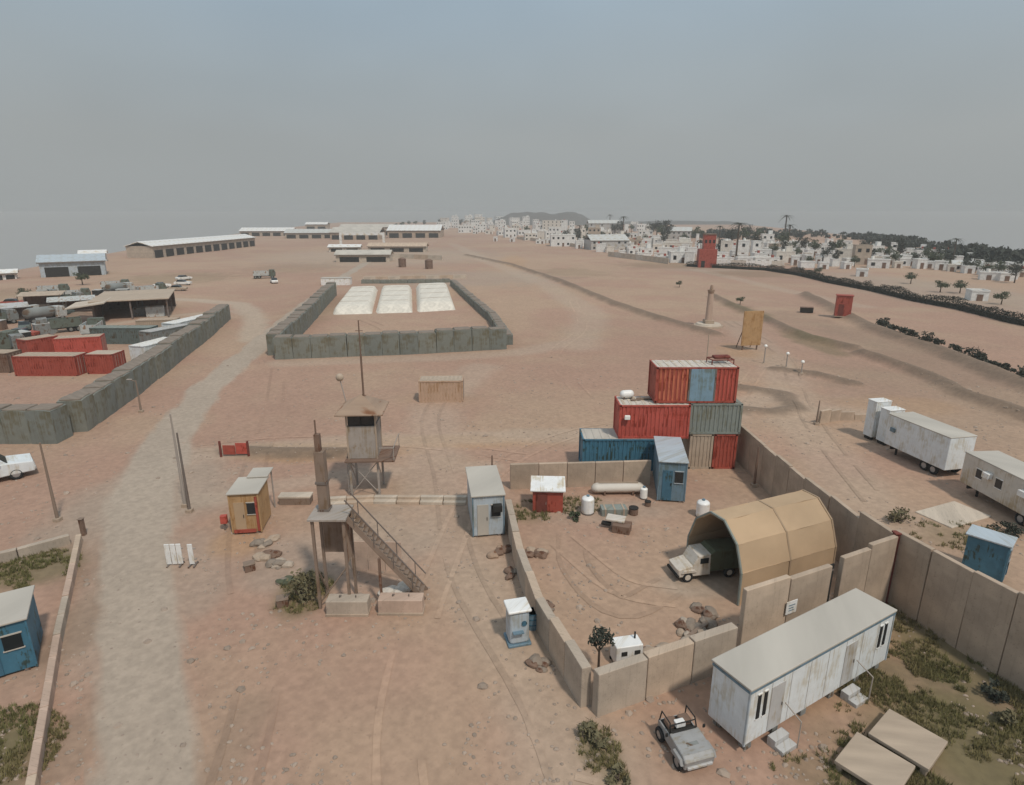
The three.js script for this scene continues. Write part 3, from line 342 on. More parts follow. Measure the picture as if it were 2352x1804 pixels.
{ // white covered stacks
  const cover = (cs, h, label) => { // four corners near-left, near-right, far-right, far-left
    const cx = cs.reduce((a, c) => a + c[0], 0) / 4, cz = cs.reduce((a, c) => a + c[1], 0) / 4, o = thing('covered_stack', label, 'cover', cx, cz), N = 18, P = [], U = [], I = [];
    for (let j = 0; j <= N; j++) for (let i = 0; i <= N; i++) { const u = i / N, v = j / N; const x = mix(mix(cs[0][0], cs[1][0], u), mix(cs[3][0], cs[2][0], u), v), z = mix(mix(cs[0][1], cs[1][1], u), mix(cs[3][1], cs[2][1], u), v); const e = Math.min(1, Math.min(u, 1 - u) * 9) * Math.min(1, Math.min(v, 1 - v) * 14); P.push(x - cx, h * Math.sqrt(e) * (.93 + .07 * Math.sin(Math.PI * u)) + (fbm(x / 2.2, z / 2.2, 3, 5) - .5) * .12 * e, z - cz); U.push(x, z); if (i < N && j < N) { const q = j * (N + 1) + i; I.push(q, q + 1, q + N + 1, q + 1, q + N + 2, q + N + 1); } }
    const g = new THREE.BufferGeometry(); g.setAttribute('position', new THREE.Float32BufferAttribute(P, 3)); g.setAttribute('uv', new THREE.Float32BufferAttribute(U, 2)); g.setIndex(I); g.computeVertexNormals();
    part(o, 'sheet', fix(g), M.tarp); const rp = []; for (const v of [.2, .4, .6, .8]) { const a = V(mix(cs[0][0], cs[3][0], v) - cx, .1, mix(cs[0][1], cs[3][1], v) - cz), b = V(mix(cs[1][0], cs[2][0], v) - cx, .1, mix(cs[1][1], cs[2][1], v) - cz); const p1 = a.clone().lerp(b, .13), p2 = a.clone().lerp(b, .87); p1.y = p2.y = h + .06; part(o, 'strap', [bar(a, p1, .03), bar(p1, p2, .03), bar(p2, b, .03)], M.beige); }
  };
  cover([[-35.6, -119.5], [-27.9, -121], [-35.2, -161], [-42, -159.5]], 1.5, 'white covered stack nearest the road inside the earth barriers');
  cover([[-27.3, -121.2], [-20, -122.2], [-26.7, -163.5], [-34.4, -161.8]], 1.5, 'white covered stack between its two neighbours inside the earth barriers');
  cover([[-19.2, -122.6], [-11.6, -125.4], [-17.6, -168], [-25.8, -165]], 1.7, 'white covered stack nearest the open field inside the earth barriers');
}

// ------------------------------------------------------------------ containers
function ribs(len, h, z0, dir, y0, off) { const g = []; const n = Math.round(len / .32); for (let i = 0; i < n; i++) g.push(bx(.15, h, .04, -len / 2 + (i + .5) * len / n, y0, z0 + dir * off)); return g; }
function container(name, label, L, H, W, x, z, turn, mat, opt = {}) {
  const o = thing(name, label, 'container', x, z, turn, opt.group, opt.lift || 0), D = W / 2, roof = opt.roof || mat;
  part(o, 'core', [bx(L - .1, H - .24, W - .1, 0, .14, 0)], mat);
  part(o, 'frame', [bx(L, .16, .1, 0, 0, D - .03), bx(L, .16, .1, 0, 0, -D + .03), bx(L, .12, .1, 0, H - .12, D - .03), bx(L, .12, .1, 0, H - .12, -D + .03), bx(.1, .12, W, L / 2 - .03, H - .12, 0), bx(.1, .12, W, -L / 2 + .03, H - .12, 0), bx(.1, .16, W, L / 2 - .03, 0, 0), bx(.1, .16, W, -L / 2 + .03, 0, 0)].map(g => g), opt.frame || mat);
  for (const sx of [-1, 1]) for (const sz of [-1, 1]) part(o, 'corner_post', bx(.16, H + .02, .16, sx * (L / 2 - .06), -.01, sz * (D - .06)), opt.frame || mat);
  if (opt.front) opt.front(o, L, H, D); else part(o, 'side_panel', ribs(L - .3, H - .3, D - .03, 1, .16, 0), mat);
  part(o, 'side_panel', ribs(L - .3, H - .3, -D + .03, 1, .16, 0), mat);
  part(o, 'roof_panel', [rb(L - .12, .06, W - .12, 0, H - .06, 0, .01), ...Array.from({ length: 10 }, (_, i) => bx(.2, .03, W - .3, -L / 2 + (i + .7) * L / 10.4, H, 0))], roof);
  const e = opt.doorEnd || 1; for (const s of [-1, 1]) { const d = part(o, 'door', bx(.06, H - .34, D - .12, e * (L / 2 - .01), .18, s * (D - .12) / 2 + s * .03), mat); part(d, 'lock_rod', [bar(V(e * (L / 2 + .05), .2, s * .3), V(e * (L / 2 + .05), H - .2, s * .3), .02), bar(V(e * (L / 2 + .05), .2, s * .75), V(e * (L / 2 + .05), H - .2, s * .75), .02)], M.steelLight); }
  return o;
}
container('blue_container', 'blue steel container with a pale sheeted top at the foot of the container stack', 6.0, 2.6, 2.44, 8.4, -44.6, 0, M.blueDeep, { roof: M.whiteRoof });
container('red_container', 'bright red container on the second level beside a grey green one', 5.3, 2.65, 2.44, 10.75, -44.75, 0, M.red, { lift: 2.62, roof: M.whiteWarm });
container('beige_container', 'short beige container on the ground level of the container stack', 1.75, 2.85, 2.4, 14.55, -45.0, 0, M.beige);
container('red_container', 'short dark red container on the ground level of the container stack', 1.75, 2.85, 2.4, 16.4, -45.0, 0, M.redDark);
container('grey_container', 'grey green container on the second level of the stack', 3.9, 2.4, 2.44, 15.45, -45.0, 0, M.greenGrey, { lift: 2.9 });
container('striped_container', 'topmost container of the stack, red with a wide light blue panel', 6.1, 2.75, 2.44, 13.8, -45.1, 0, M.redDark, {
  lift: 5.36, roof: M.whiteWarm, front: (o, L, H, D) => {
    part(o, 'side_panel', ribs(2.3, H - .3, D - .03, 1, .16, 0).map(g => g.translate(-1.72, 0, 0)), M.redOrange, 'faded orange red side panel'); part(o, 'side_panel', [bx(1.78, H - .26, .1, .42, .14, D - .02)], M.skyBlue, 'light blue side panel'); part(o, 'side_panel', ribs(1.5, H - .3, D - .03, 1, .16, 0).map(g => g.translate(2.1, 0, 0)), M.red, 'red side panel');
    part(o, 'panel_edge', [bx(.12, H - .26, .14, -.55, .14, D - .02), bx(.12, H - .26, .14, 1.38, .14, D - .02)], M.steel);
  }
});
{ const o = thing('roof_rack', 'rusty scrap frame lying on top of the striped container', 'rack', 15.9, -45.2, .1, null, 8.13); part(o, 'frame', [bar(V(-.9, .35, -.5), V(.8, .35, -.5), .05), bar(V(-.9, .35, .5), V(.8, .35, .5), .05), bar(V(-.9, .35, -.5), V(-.9, .35, .5), .05), bar(V(.8, .35, -.5), V(.8, .35, .5), .05)], M.maroon); for (const [a, b] of [[-.9, -.5], [.8, -.5], [-.9, .5], [.8, .5]]) part(o, 'leg', bar(V(a, 0, b), V(a, .36, b), .04), M.maroon); part(o, 'mast', bar(V(-.9, .3, -.5), V(-.9, 2.1, -.5), .04), M.beige); part(o, 'bundle', rb(1.3, .25, .6, 0, .36, 0, .1), M.maroon); }
{ const o = thing('roof_clutter', 'white tank and planks lying on the red container roof', 'tank', 8.95, -44.9, .2, null, 5.32); const g = new THREE.CapsuleGeometry(.32, .5, 4, 10); g.rotateZ(Math.PI / 2); g.translate(0, .34, -.3); part(o, 'tank', fix(g), M.cleanWhite); part(o, 'plank', [bx(2.2, .06, .25, 1.2, .0, .2, .1), bx(1.6, .06, .2, 1.4, .06, .3, -.2)], M.wood); part(o, 'saddle', [bx(.1, .2, .5, -.3, 0, -.3), bx(.1, .2, .5, .3, 0, -.3)], M.steel); }
{ const o = thing('floodlight', 'white floodlight on the corner of the red container', 'lamp', 8.65, -43.42, 0, null, 4.2); part(o, 'housing', rb(.42, .34, .2, 0, 0, .12, .05), M.lamp); part(o, 'bracket', bar(V(0, .17, -.1), V(0, .17, .1), .04), M.steel); }
// booths
function booth(name, label, w, d, h, x, z, turn, mat, roofMat, opt = {}) {
  const o = thing(name, label, 'booth', x, z, turn);
  part(o, 'wall', [rb(w, h - .12, d, 0, .12, 0, .03)], mat); part(o, 'skid', [bx(.2, .14, d, -w * .35, 0, 0), bx(.2, .14, d, w * .35, 0, 0)], M.steel);
  part(o, 'roof', [rb(w + .2, .1, d + .24, 0, h, 0, .03)], roofMat);
  for (const s of [-1, 1]) part(o, 'corner_trim', bx(.08, h - .12, .08, s * (w / 2), .12, d / 2), opt.trim || mat);
  const dr = part(o, 'door', bx(w * .36, h * .74, .05, -w * .18, .16, d / 2 + .02), opt.doorMat || roofMat); part(dr, 'handle', bar(V(-w * .05, h * .42, d / 2 + .07), V(-w * .05, h * .5, d / 2 + .07), .02), M.dark);
  const wn = part(o, 'window', bx(w * .3, h * .28, .05, w * .24, h * .5, d / 2 + .02), M.glass); part(wn, 'frame', [bx(w * .34, .05, .08, w * .24, h * .5 - .04, d / 2 + .02), bx(w * .34, .05, .08, w * .24, h * .78, d / 2 + .02)], roofMat);
  if (opt.ac) { const ac = part(o, 'air_conditioner', rb(.55, .42, .4, w * .28, h * .66, d / 2 + .2, .03), M.dark); }
  return o;
}
booth('sentry_booth', 'white roofed sentry booth with a dark air conditioner at the wall end', 1.9, 4.3, 2.75, -1.75, -35.6, .15, M.paleBlue, M.whiteRoof, { ac: true, trim: M.slateBlue });
booth('blue_booth', 'tall narrow blue cabin with pale roof inside the walled yard', 1.8, 4.7, 2.95, 11.25, -40.4, -.15, M.slateBlue, M.paleBlue, { doorMat: M.blue });
booth('blue_booth', 'small blue kiosk with pale roof outside the long brown wall', 1.3, 1.8, 2.3, 25.9, -29.4, .75, M.blueDeep, M.paleBlue, { doorMat: M.blue });
booth('blue_booth', 'blue kiosk with a pale overhanging roof beside the grassy verge', 2.2, 2.6, 2.5, -22.35, -22.7, .55, M.blueDeep, M.whiteRoof, { doorMat: M.blue });
{ const o = booth('guard_hut', 'ochre guard hut with red corner stripe and pale overhanging roof', 1.7, 2.3, 2.7, -16.5, -34.9, .12, M.ochre, M.whiteRoof, { doorMat: M.tan }); part(o, 'stripe', [bx(.14, 2.3, .05, .72, .2, 1.2), bx(1.3, .22, .05, -.1, .14, 1.22)], M.redDark, 'red painted stripe'); part(o, 'canopy', [rb(1.3, .09, 1.5, .3, 2.82, -1.7, .03)], M.whiteRoof); for (const s of [-.2, .8]) part(o, 'canopy_post', bar(V(s, 0, -2.3), V(s, 2.82, -2.3), .05), M.steelLight); }
{ const o = thing('fire_point', 'small red fire box on a post beside the ochre guard hut', 'box', -17.95, -34.2, .2); part(o, 'box', rb(.4, .55, .3, 0, .5, 0, .04), M.red); part(o, 'post', bx(.1, .5, .1, 0, 0, 0), M.steel); }
{ const o = thing('red_shed', 'small red shed with a bright white sloping roof inside the yard', 'shed', 2.4, -37.3, -.05); part(o, 'wall', rb(2.0, 1.65, 1.4, 0, 0, 0, .02), M.redDark); part(o, 'roof', bx(2.3, .08, 1.8, 0, 1.72, 0, 0, 0, .16), M.cleanWhite); const d = part(o, 'door', bx(.75, 1.3, .05, -.4, .05, .72), M.maroon); part(d, 'handle', bar(V(-.12, .6, .76), V(-.12, .8, .76), .015), M.steelLight); part(o, 'fascia', bx(2.1, .16, .06, 0, 1.5, .73), M.dark); }
{ // kiosk
  const o = thing('water_kiosk', 'small rounded pale blue kiosk outside the low yard wall', 'kiosk', .25, -24.0, .25); part(o, 'body', rb(.95, 1.7, .9, 0, .1, 0, .16), M.paleBlue); part(o, 'roof', rb(1.1, .14, 1.05, 0, 1.78, 0, .06), M.cleanWhite); part(o, 'base', rb(1.1, .14, 1.05, 0, 0, 0, .04), M.slateBlue); const g = new THREE.CylinderGeometry(.13, .13, .08, 16); g.rotateX(Math.PI / 2); g.translate(.2, 1.2, .45); part(o, 'hatch', fix(g), M.blue); part(o, 'shelf', bx(.5, .05, .22, -.1, .8, .55), M.slateBlue);
  const s = thing('blue_drum', 'dark blue drum standing between pale kiosk and yard wall', 'drum', .98, -24.9); part(s, 'barrel', cyl(.3, .3, .9, 0, 0, 0, 16), M.slateBlue); part(s, 'hoop', [cyl(.32, .32, .05, 0, .28, 0, 16), cyl(.32, .32, .05, 0, .58, 0, 16), cyl(.32, .32, .04, 0, .86, 0, 16)], M.blue);
}

// ------------------------------------------------------------------ hangar, cabin, trailers
{
  const o = thing('vehicle_shelter', 'tan faceted barrel roofed shelter with its dark open end facing the yard', 'shelter', 10.6, -28.4, Math.atan2(.397, .918));
  const prof = [[-2.0, 0], [-1.98, 1.8], [-1.5, 3.15], [-.5, 4.0], [.5, 4.0], [1.5, 3.15], [1.98, 1.8], [2.0, 0]], L = 6.6, th = .08, names2 = ['side_panel', 'shoulder_panel', 'roof_panel', 'ridge_panel', 'roof_panel', 'shoulder_panel', 'side_panel'];
  for (let k = 0; k < 7; k++) { const [a, b] = prof[k], [c, d] = prof[k + 1], l = Math.hypot(c - a, d - b), g = new THREE.BoxGeometry(L, th, l + .05, 24, 1, 4), p = g.attributes.position; const uv = g.attributes.uv; for (let i = 0; i < p.count; i++) { p.setY(i, p.getY(i) + (fbm(p.getX(i) * .9 + k, p.getZ(i) * .9, 3, 6) - .5) * .09); uv.setXY(i, p.getX(i), p.getZ(i) + k * 2); } g.computeVertexNormals(); g.rotateX(-Math.atan2(d - b, c - a)); g.translate(L / 2, (b + d) / 2, (a + c) / 2); part(o, names2[k], fix(g), k > 2 ? M.tan : M.tan); }
  for (const x of [.02, 3.3, 6.58]) part(o, 'arch_rib', prof.slice(0, 7).map((q, k) => beam(V(x, q[1] + .03, q[0] * 1.015), V(x, prof[k + 1][1] + .03, prof[k + 1][0] * 1.015), .1, .09)), x < .1 ? M.greenGrey : M.tanDark);
  const s = new THREE.Shape(prof.map(q => new THREE.Vector2(q[0], q[1]))); const eg = new THREE.ExtrudeGeometry(s, { depth: .06, bevelEnabled: false }); eg.rotateY(-Math.PI / 2); eg.translate(L - .05, 0, 0); part(o, 'end_wall', fix(eg), M.tanDark);
}
{
  const ang = Math.atan2(4.5, 7.8), o = thing('site_cabin', 'long white raised site cabin with beige roof beside the tall walls', 'cabin', 11.9, -20.65, ang), L = 9.0, W = 1.7, H = 2.45, b = .42;
  part(o, 'body', rb(L, H, W, 0, b, 0, .03), M.white); part(o, 'roof', rb(L + .12, .1, W + .14, 0, b + H, 0, .03), M.whiteRoof); part(o, 'roof_trim', [bx(L + .06, .1, .06, 0, b + H - .12, W / 2 + .02), bx(.06, .1, W, -L / 2 - .02, b + H - .12, 0)], M.slateBlue);
  part(o, 'chassis', [bx(L - .3, .16, .14, 0, b - .16, .5), bx(L - .3, .16, .14, 0, b - .16, -.5)], M.dark);
  for (const x of [-4.1, -2.6, -.9, .9, 2.6, 4.1]) for (const z of [-.6, .6]) part(o, 'support_block', rb(.34, b - .14, .34, x, 0, z, .03), M.scrapGrey);
  for (const x of [-3.95, -3.6, 3.65, 4.0]) { const w = part(o, 'window', bx(.16, 1.05, .04, x, b + 1.0, W / 2 + .012), M.black); part(w, 'frame', [bx(.22, .04, .06, x, b + .95, W / 2 + .012), bx(.22, .04, .06, x, b + 2.06, W / 2 + .012)], M.cleanWhite); }
  for (const x of [-2.9, 1.6]) { const s = part(o, 'step', [rb(.8, .2, .35, x, 0, W / 2 + .62, .02), rb(.8, .4, .35, x, 0, W / 2 + .27, .02)], M.greyWhite); part(s, 'handrail', [bar(V(x + .42, 0, W / 2 + .8), V(x + .42, 1.2, W / 2 + .8), .025), bar(V(x + .42, 1.2, W / 2 + .8), V(x + .42, 1.5, W / 2 + .08), .025)], M.steelLight); const d = part(o, 'door', bx(.75, 1.95, .03, x, b + .08, W / 2 + .008), M.greyWhite); part(d, 'handle', bar(V(x + .28, b + 1, W / 2 + .05), V(x + .28, b + 1.14, W / 2 + .05), .015), M.dark); }
  for (let i = 0; i < 7; i++) part(o, 'panel_joint', bx(.025, H - .2, .012, -L / 2 + (i + 1) * L / 8 + .1, b + .05, W / 2 + .004), M.greyWhite);
  part(o, 'corner_trim', [bx(.07, H, .07, -L / 2, b, W / 2), bx(.07, H, .07, L / 2, b, W / 2)], M.paleBlue);
}
function boxTrailer(name, label, L, W, H, x, z, turn, mat, roofMat, opt = {}) {
  const o = thing(name, label, opt.cat || 'trailer', x, z, turn), b = .75;
  part(o, 'box_body', rb(L, H - b, W, 0, b, 0, .06), mat); part(o, 'roof', rb(L + .04, .1, W + .06, 0, H - .03, 0, .04), roofMat);
  part(o, 'chassis', [bx(L - .4, .18, .14, 0, b - .2, .5), bx(L - .4, .18, .14, 0, b - .2, -.5), bx(.14, .3, W - .5, L / 2 - .5, b - .34, 0)], M.dark);
  wheelsOn(o, [[-L * .18, W / 2 - .2], [-L * .32, W / 2 - .2], [-L * .18, -W / 2 + .2], [-L * .32, -W / 2 + .2]], .42, .28);
  for (const zz of [-.6, .6]) part(o, 'landing_leg', bx(.12, b - .1, .12, L * .36, 0, zz), M.dark);
  part(o, 'underrun_box', rb(1.1, .4, .5, L * .12, .3, W / 2 - .4, .04), M.dark);
  for (let i = 1; i < 6; i++) part(o, 'seam', bx(.03, H - b - .1, .015, -L / 2 + i * L / 6, b + .04, W / 2 + .006), M.greyWhite);
  const d = part(o, 'door', bx(.75, 1.75, .03, opt.door ?? L * .2, b + .1, W / 2 + .012), M.greyWhite); part(d, 'handle', bar(V((opt.door ?? L * .2) + .25, b + .9, W / 2 + .05), V((opt.door ?? L * .2) + .25, b + 1.05, W / 2 + .05), .02), M.dark);
  return o;
}
// long axis of the trailers runs toward the viewer: local x points near, local +z points to the road side (left)
{
  const a = -Math.PI / 2 + .2;
  const o = boxTrailer('box_trailer', 'white box trailer on dark wheels, longest of the trailers outside the wall', 5.8, 2.3, 3.3, 32.6, -44.8, a + Math.PI, M.white, M.whiteRoof); part(o, 'vent', rb(.5, .35, .06, 2.2, 2.0, -1.22, .02), M.slateBlue);
}
for (const [x, z, h, lab] of [[32.0, -50.6, 3.5, 'tall narrow white cabinet at the far end of the trailer row'], [32.4, -49.3, 3.15, 'narrow white cabinet between tall cabinet and box trailer']]) { const o = thing('equipment_cabinet', lab, 'cabinet', x, z, .2); part(o, 'body', rb(1.5, h - .3, 1.0, 0, .3, 0, .05), M.white); part(o, 'top', rb(1.56, .08, 1.06, 0, h, 0, .03), M.cleanWhite); const d = part(o, 'door', bx(1.1, h - .7, .03, 0, .45, .505), M.white); part(d, 'handle', bar(V(.4, 1.2, .54), V(.4, 1.45, .54), .02), M.dark); for (const s of [-.55, .55]) part(o, 'foot', bx(.2, .32, .8, s, 0, 0), M.dark); }
{ const o = boxTrailer('living_caravan', 'beige caravan with small windows behind the white box trailer', 7.4, 2.4, 2.95, 33.3, -36.3, Math.PI / 2 + .06, M.whiteWarm, M.whiteRoof, { cat: 'caravan', door: -1.2 }); for (const [x, w] of [[-3.1, .28], [-2.4, .3], [.6, .5], [2.2, .5]]) { const wn = part(o, 'window', bx(w, .62, .03, x, 1.65, -1.215), M.glass); part(wn, 'frame', [bx(w + .08, .05, .05, x, 1.6, -1.215), bx(w + .08, .05, .05, x, 2.27, -1.215)], M.cleanWhite); } for (const x of [-1.4, 1.4]) part(o, 'air_conditioner', rb(.55, .4, .35, x, 2.0, -1.38, .04), M.cleanWhite); part(o, 'jerrycan_rack', rb(1.2, .35, .4, -2.4, .25, -1.1, .05), M.brown); }
{ const o = thing('trailer_lamp', 'bright white lamp head on a bracket at the box trailer side', 'lamp', 31.55, -45.3, .2, null, 2.55); part(o, 'head', rb(.12, .5, .44, 0, 0, 0, .05), M.lamp); part(o, 'arm', bar(V(0, .2, 0), V(.35, .1, 0), .035), M.steel); }
{ const o = thing('concrete_pad', 'pale rough concrete pad lying beside the blue kiosk', 'slab', 29.0, -36.2, .4); const m = part(o, 'slab', rb(4.0, .16, 2.4, 0, -.05, 0, .07), M.concPale); }
// slabs in the corner
{ const a = Math.atan2(1.05, 1.65); for (const [x, z, w, d, lab, r] of [[12.8, -16.95, 1.95, 1.95, 'beige square roof slab with the darker gap on its far side, in the grass', .03], [14.65, -18.05, 2.0, 1.9, 'beige square roof slab nearest the long brown wall, in the grass', .0]]) { const o = thing('shelter_slab', lab, 'shelter', x, z, -.9 + r); part(o, 'slab', rb(w, .16, d, 0, .3, 0, .03), M.beige); for (const s of [-1, 1]) part(o, 'side_wall', rb(.2, .32, d - .1, s * (w / 2 - .16), 0, 0, .02), M.wall3); } }

// ------------------------------------------------------------------ vehicles near
function pickup(label, x, z, turn, mat, opt = {}) {
  const o = thing(opt.name || 'pickup_truck', label, 'vehicle', x, z, turn, opt.group);
  part(o, 'body', [extr([[2.35, .42], [2.42, .62], [2.36, .92], [1.2, 1.06], [-2.35, 1.02], [-2.4, .5], [-1.95, .42]], 1.74, .06)], mat);
  part(o, 'cab', extr([[1.25, 1.0], [.62, 1.66], [-.55, 1.7], [-.85, 1.0]], 1.56, .05), mat);
  const ws = new THREE.BoxGeometry(.03, .78, 1.36); ws.rotateZ(Math.atan2(.63, .66)); ws.translate(.98, 1.37, 0); part(o, 'windscreen', fix(ws), M.glass);
  for (const s of [-1, 1]) part(o, 'side_window', bx(1.05, .42, .03, .0, 1.14, s * .785), M.glass);
  part(o, 'rear_window', bx(.03, .42, 1.2, -.76, 1.16, 0, 0, -.25), M.glass);
  part(o, 'load_bed', [bx(1.42, .04, 1.5, -1.62, 1.03, 0)], opt.bed || M.dark); part(o, 'bed_rail', [bx(1.5, .12, .06, -1.6, 1.03, .82), bx(1.5, .12, .06, -1.6, 1.03, -.82), bx(.06, .12, 1.6, -2.34, 1.02, 0)], mat);
  part(o, 'bumper', rb(.16, .22, 1.72, 2.42, .42, 0, .05), opt.bumper || M.greyWhite); part(o, 'grille', bx(.04, .22, 1.0, 2.42, .66, 0), M.dark);
  for (const s of [-1, 1]) { part(o, 'headlight', rb(.06, .18, .3, 2.38, .7, s * .68, .03), M.lamp); part(o, 'tail_light', bx(.04, .24, .12, -2.39, .68, s * .8), M.red); part(o, 'mirror', rb(.08, .16, .2, .82, 1.14, s * .95, .03), M.dark); }
  wheelsOn(o, [[1.5, .76], [1.5, -.76], [-1.45, .76], [-1.45, -.76]], .37, .24); return o;
}
pickup('white pickup at the far side of the road beside the earth barrier', -38.9, -41.2, .75, M.white).scale.setScalar(1.25);
{ // truck with dark canvas nosing out of the shelter
  const o = thing('cargo_truck', 'pale cab truck with dark olive canvas nosing out of the shelter', 'truck', 10.2, -29.3, Math.PI + .2); o.scale.setScalar(.8);
  part(o, 'hood', extr([[1.75, .5], [1.82, .95], [.75, 1.2], [.7, .5]], 1.5, .06), M.whiteWarm); part(o, 'cab', extr([[.8, .5], [.8, 1.2], [.45, 1.85], [-.35, 1.9], [-.4, .5]], 1.55, .06), M.whiteWarm);
  const ws = new THREE.BoxGeometry(.03, .62, 1.3); ws.rotateZ(Math.atan2(.35, .65)); ws.translate(.67, 1.53, 0); part(o, 'windscreen', fix(ws), M.glass); for (const s of [-1, 1]) { part(o, 'side_window', bx(.6, .4, .03, .05, 1.35, s * .78), M.glass); part(o, 'headlight', rb(.06, .2, .22, 1.8, .72, s * .58, .03), M.lamp); part(o, 'fender', extr([[1.6, .8], [1.5, .95], [.75, .95], [.6, .8]], .3, .03).translate(0, 0, s * .72), M.whiteWarm); }
  part(o, 'bumper', rb(.16, .2, 1.6, 1.86, .42, 0, .04), M.dark); part(o, 'canvas', extr([[-.5, .75], [-.5, 1.95], [-.7, 2.1], [-2.5, 2.1], [-2.6, .75]], 1.6, .1), M.olive); part(o, 'chassis', bx(4.0, .18, .8, -.6, .45, 0), M.dark);
  wheelsOn(o, [[1.15, .68], [1.15, -.68], [-1.9, .68], [-1.9, -.68]], .4, .26, M.whiteWarm);
}
{ // small open utility vehicle in the foreground
  const o = thing('utility_buggy', 'small grey open topped utility vehicle with dark cab near the long cabin', 'vehicle', 6.35, -17.85, -Math.PI / 2 + .28); o.scale.setScalar(.78);
  part(o, 'hood', extr([[1.15, .45], [1.2, .78], [1.0, .92], [-.1, 1.02], [-.15, .45]], 1.55, .07), M.buggyGrey); part(o, 'tub', [bx(1.1, .5, 1.5, -.68, .42, 0)], M.buggyGrey); part(o, 'tub_floor', [bx(.95, .03, 1.34, -.68, .925, 0)], M.dark);
  for (const s of [-1, 1]) { part(o, 'fender', extr([[1.12, .62], [1.0, .8], [.45, .82], [.3, .62]], .3, .04).translate(0, 0, s * .78), M.buggyGrey); part(o, 'headlight', rb(.06, .16, .2, 1.19, .62, s * .5, .03), M.lamp); part(o, 'mirror', rb(.07, .2, .14, -.05, 1.1, s * .98, .03), M.dark); part(o, 'roll_bar', [bar(V(-.2, .95, s * .7), V(-.35, 1.5, s * .66), .035), bar(V(-1.2, .9, s * .7), V(-1.1, 1.5, s * .66), .035), bar(V(-.35, 1.5, s * .66), V(-1.1, 1.5, s * .66), .035)], M.dark); }
  part(o, 'windscreen_frame', [bar(V(-.14, 1.0, .68), V(-.3, 1.42, .66), .03), bar(V(-.14, 1.0, -.68), V(-.3, 1.42, -.66), .03), bar(V(-.3, 1.42, -.66), V(-.3, 1.42, .66), .03)], M.dark); part(o, 'dashboard', rb(.16, .16, 1.3, -.2, .96, 0, .04), M.dark);
  part(o, 'seat', rb(.5, .3, .55, -.75, .94, -.35, .08), M.brown); part(o, 'seat', rb(.5, .3, .55, -.75, .94, .35, .08), M.brown); part(o, 'cool_box', rb(.32, .26, .5, -.5, 1.08, .05, .04), M.cleanWhite);
  part(o, 'bumper', rb(.14, .16, 1.3, 1.26, .4, 0, .05), M.greyWhite); part(o, 'hood_scoop', rb(.5, .05, .6, .4, .99, 0, .02), M.scrapGrey); wheelsOn(o, [[.72, .78], [.72, -.78], [-.9, .78], [-.9, -.78]], .36, .26);
}
// ------------------------------------------------------------------ towers and masts
{
  const o = thing('guard_tower', 'slim guard tower with brown hipped roof, dark window band and tall antenna', 'tower', -10.3, -40.0, .05);
  for (const [x, z] of [[-.95, -.95], [.95, -.95], [-.95, .95], [.95, .95]]) part(o, 'leg', bx(.14, 2.75, .14, x, 0, z), M.steelLight);
  part(o, 'brace', [bar(V(-.95, .2, .95), V(.95, 2.6, .95), .035), bar(V(.95, .2, .95), V(-.95, 2.6, .95), .035), bar(V(-.95, .2, -.95), V(-.95, 2.6, .95), .035), bar(V(.95, .2, -.95), V(.95, 2.6, .95), .035)], M.steelLight);
  const pl = part(o, 'platform', rb(3.4, .12, 2.9, .5, 2.72, 0, .02), M.brown); part(pl, 'railing', [bar(V(1.2, 3.75, 1.4), V(2.15, 3.75, 1.4), .03), bar(V(2.15, 3.75, 1.4), V(2.15, 3.75, -1.4), .03), bar(V(2.15, 2.8, 1.4), V(2.15, 3.75, 1.4), .03), bar(V(2.15, 2.8, -1.4), V(2.15, 3.75, -1.4), .03)], M.steelLight);
  part(o, 'cabin', [rb(1.95, 2.35, 1.95, 0, 2.84, 0, .03)], M.steelLight); part(o, 'corner_panel', [bx(.1, 3.3, .1, -.97, 2.84, .97), bx(.1, 3.3, .1, .97, 2.84, .97), bx(.1, 3.3, .1, -.97, 2.84, -.97), bx(.1, 3.3, .1, .97, 2.84, -.97)], M.wall3);
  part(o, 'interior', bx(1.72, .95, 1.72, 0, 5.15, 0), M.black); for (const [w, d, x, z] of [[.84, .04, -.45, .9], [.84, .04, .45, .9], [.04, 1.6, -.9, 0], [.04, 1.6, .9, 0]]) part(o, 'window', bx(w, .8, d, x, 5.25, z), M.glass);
  const rg = new THREE.ConeGeometry(2.15, 1.0, 4, 1); rg.rotateY(Math.PI / 4); rg.translate(0, 6.2 + .5, 0); part(o, 'roof', fix(rg), M.roofBrown); part(o, 'eave', rb(3.2, .1, 3.15, 0, 6.1, 0, .03), M.roofBrown);
  const m = part(o, 'antenna', [bar(V(.15, 7.0, .1), V(.15, 10.0, .1), .07), bar(V(.15, 9.8, .1), V(.15, 12.3, .1), .045)], M.brown); part(m, 'cross_arm', bar(V(-.1, 11.6, .1), V(.4, 11.6, .1), .025), M.brown);
  const l = part(o, 'lamp_arm', bar(V(-1.4, 6.15, -1.4), V(-1.75, 7.9, -1.5), .04), M.steelLight); const sg = new THREE.SphereGeometry(.28, 12, 8); sg.translate(-1.75, 8.0, -1.5); part(l, 'lamp_head', fix(sg), M.beige);
  part(o, 'ladder', [bar(V(-1.2, 0, .3), V(-1.2, 3.0, .3), .03), bar(V(-1.2, 0, .75), V(-1.2, 3.0, .75), .03), ...Array.from({ length: 9 }, (_, i) => bar(V(-1.2, .3 + i * .3, .3), V(-1.2, .3 + i * .3, .75), .018))], M.steelLight);
}
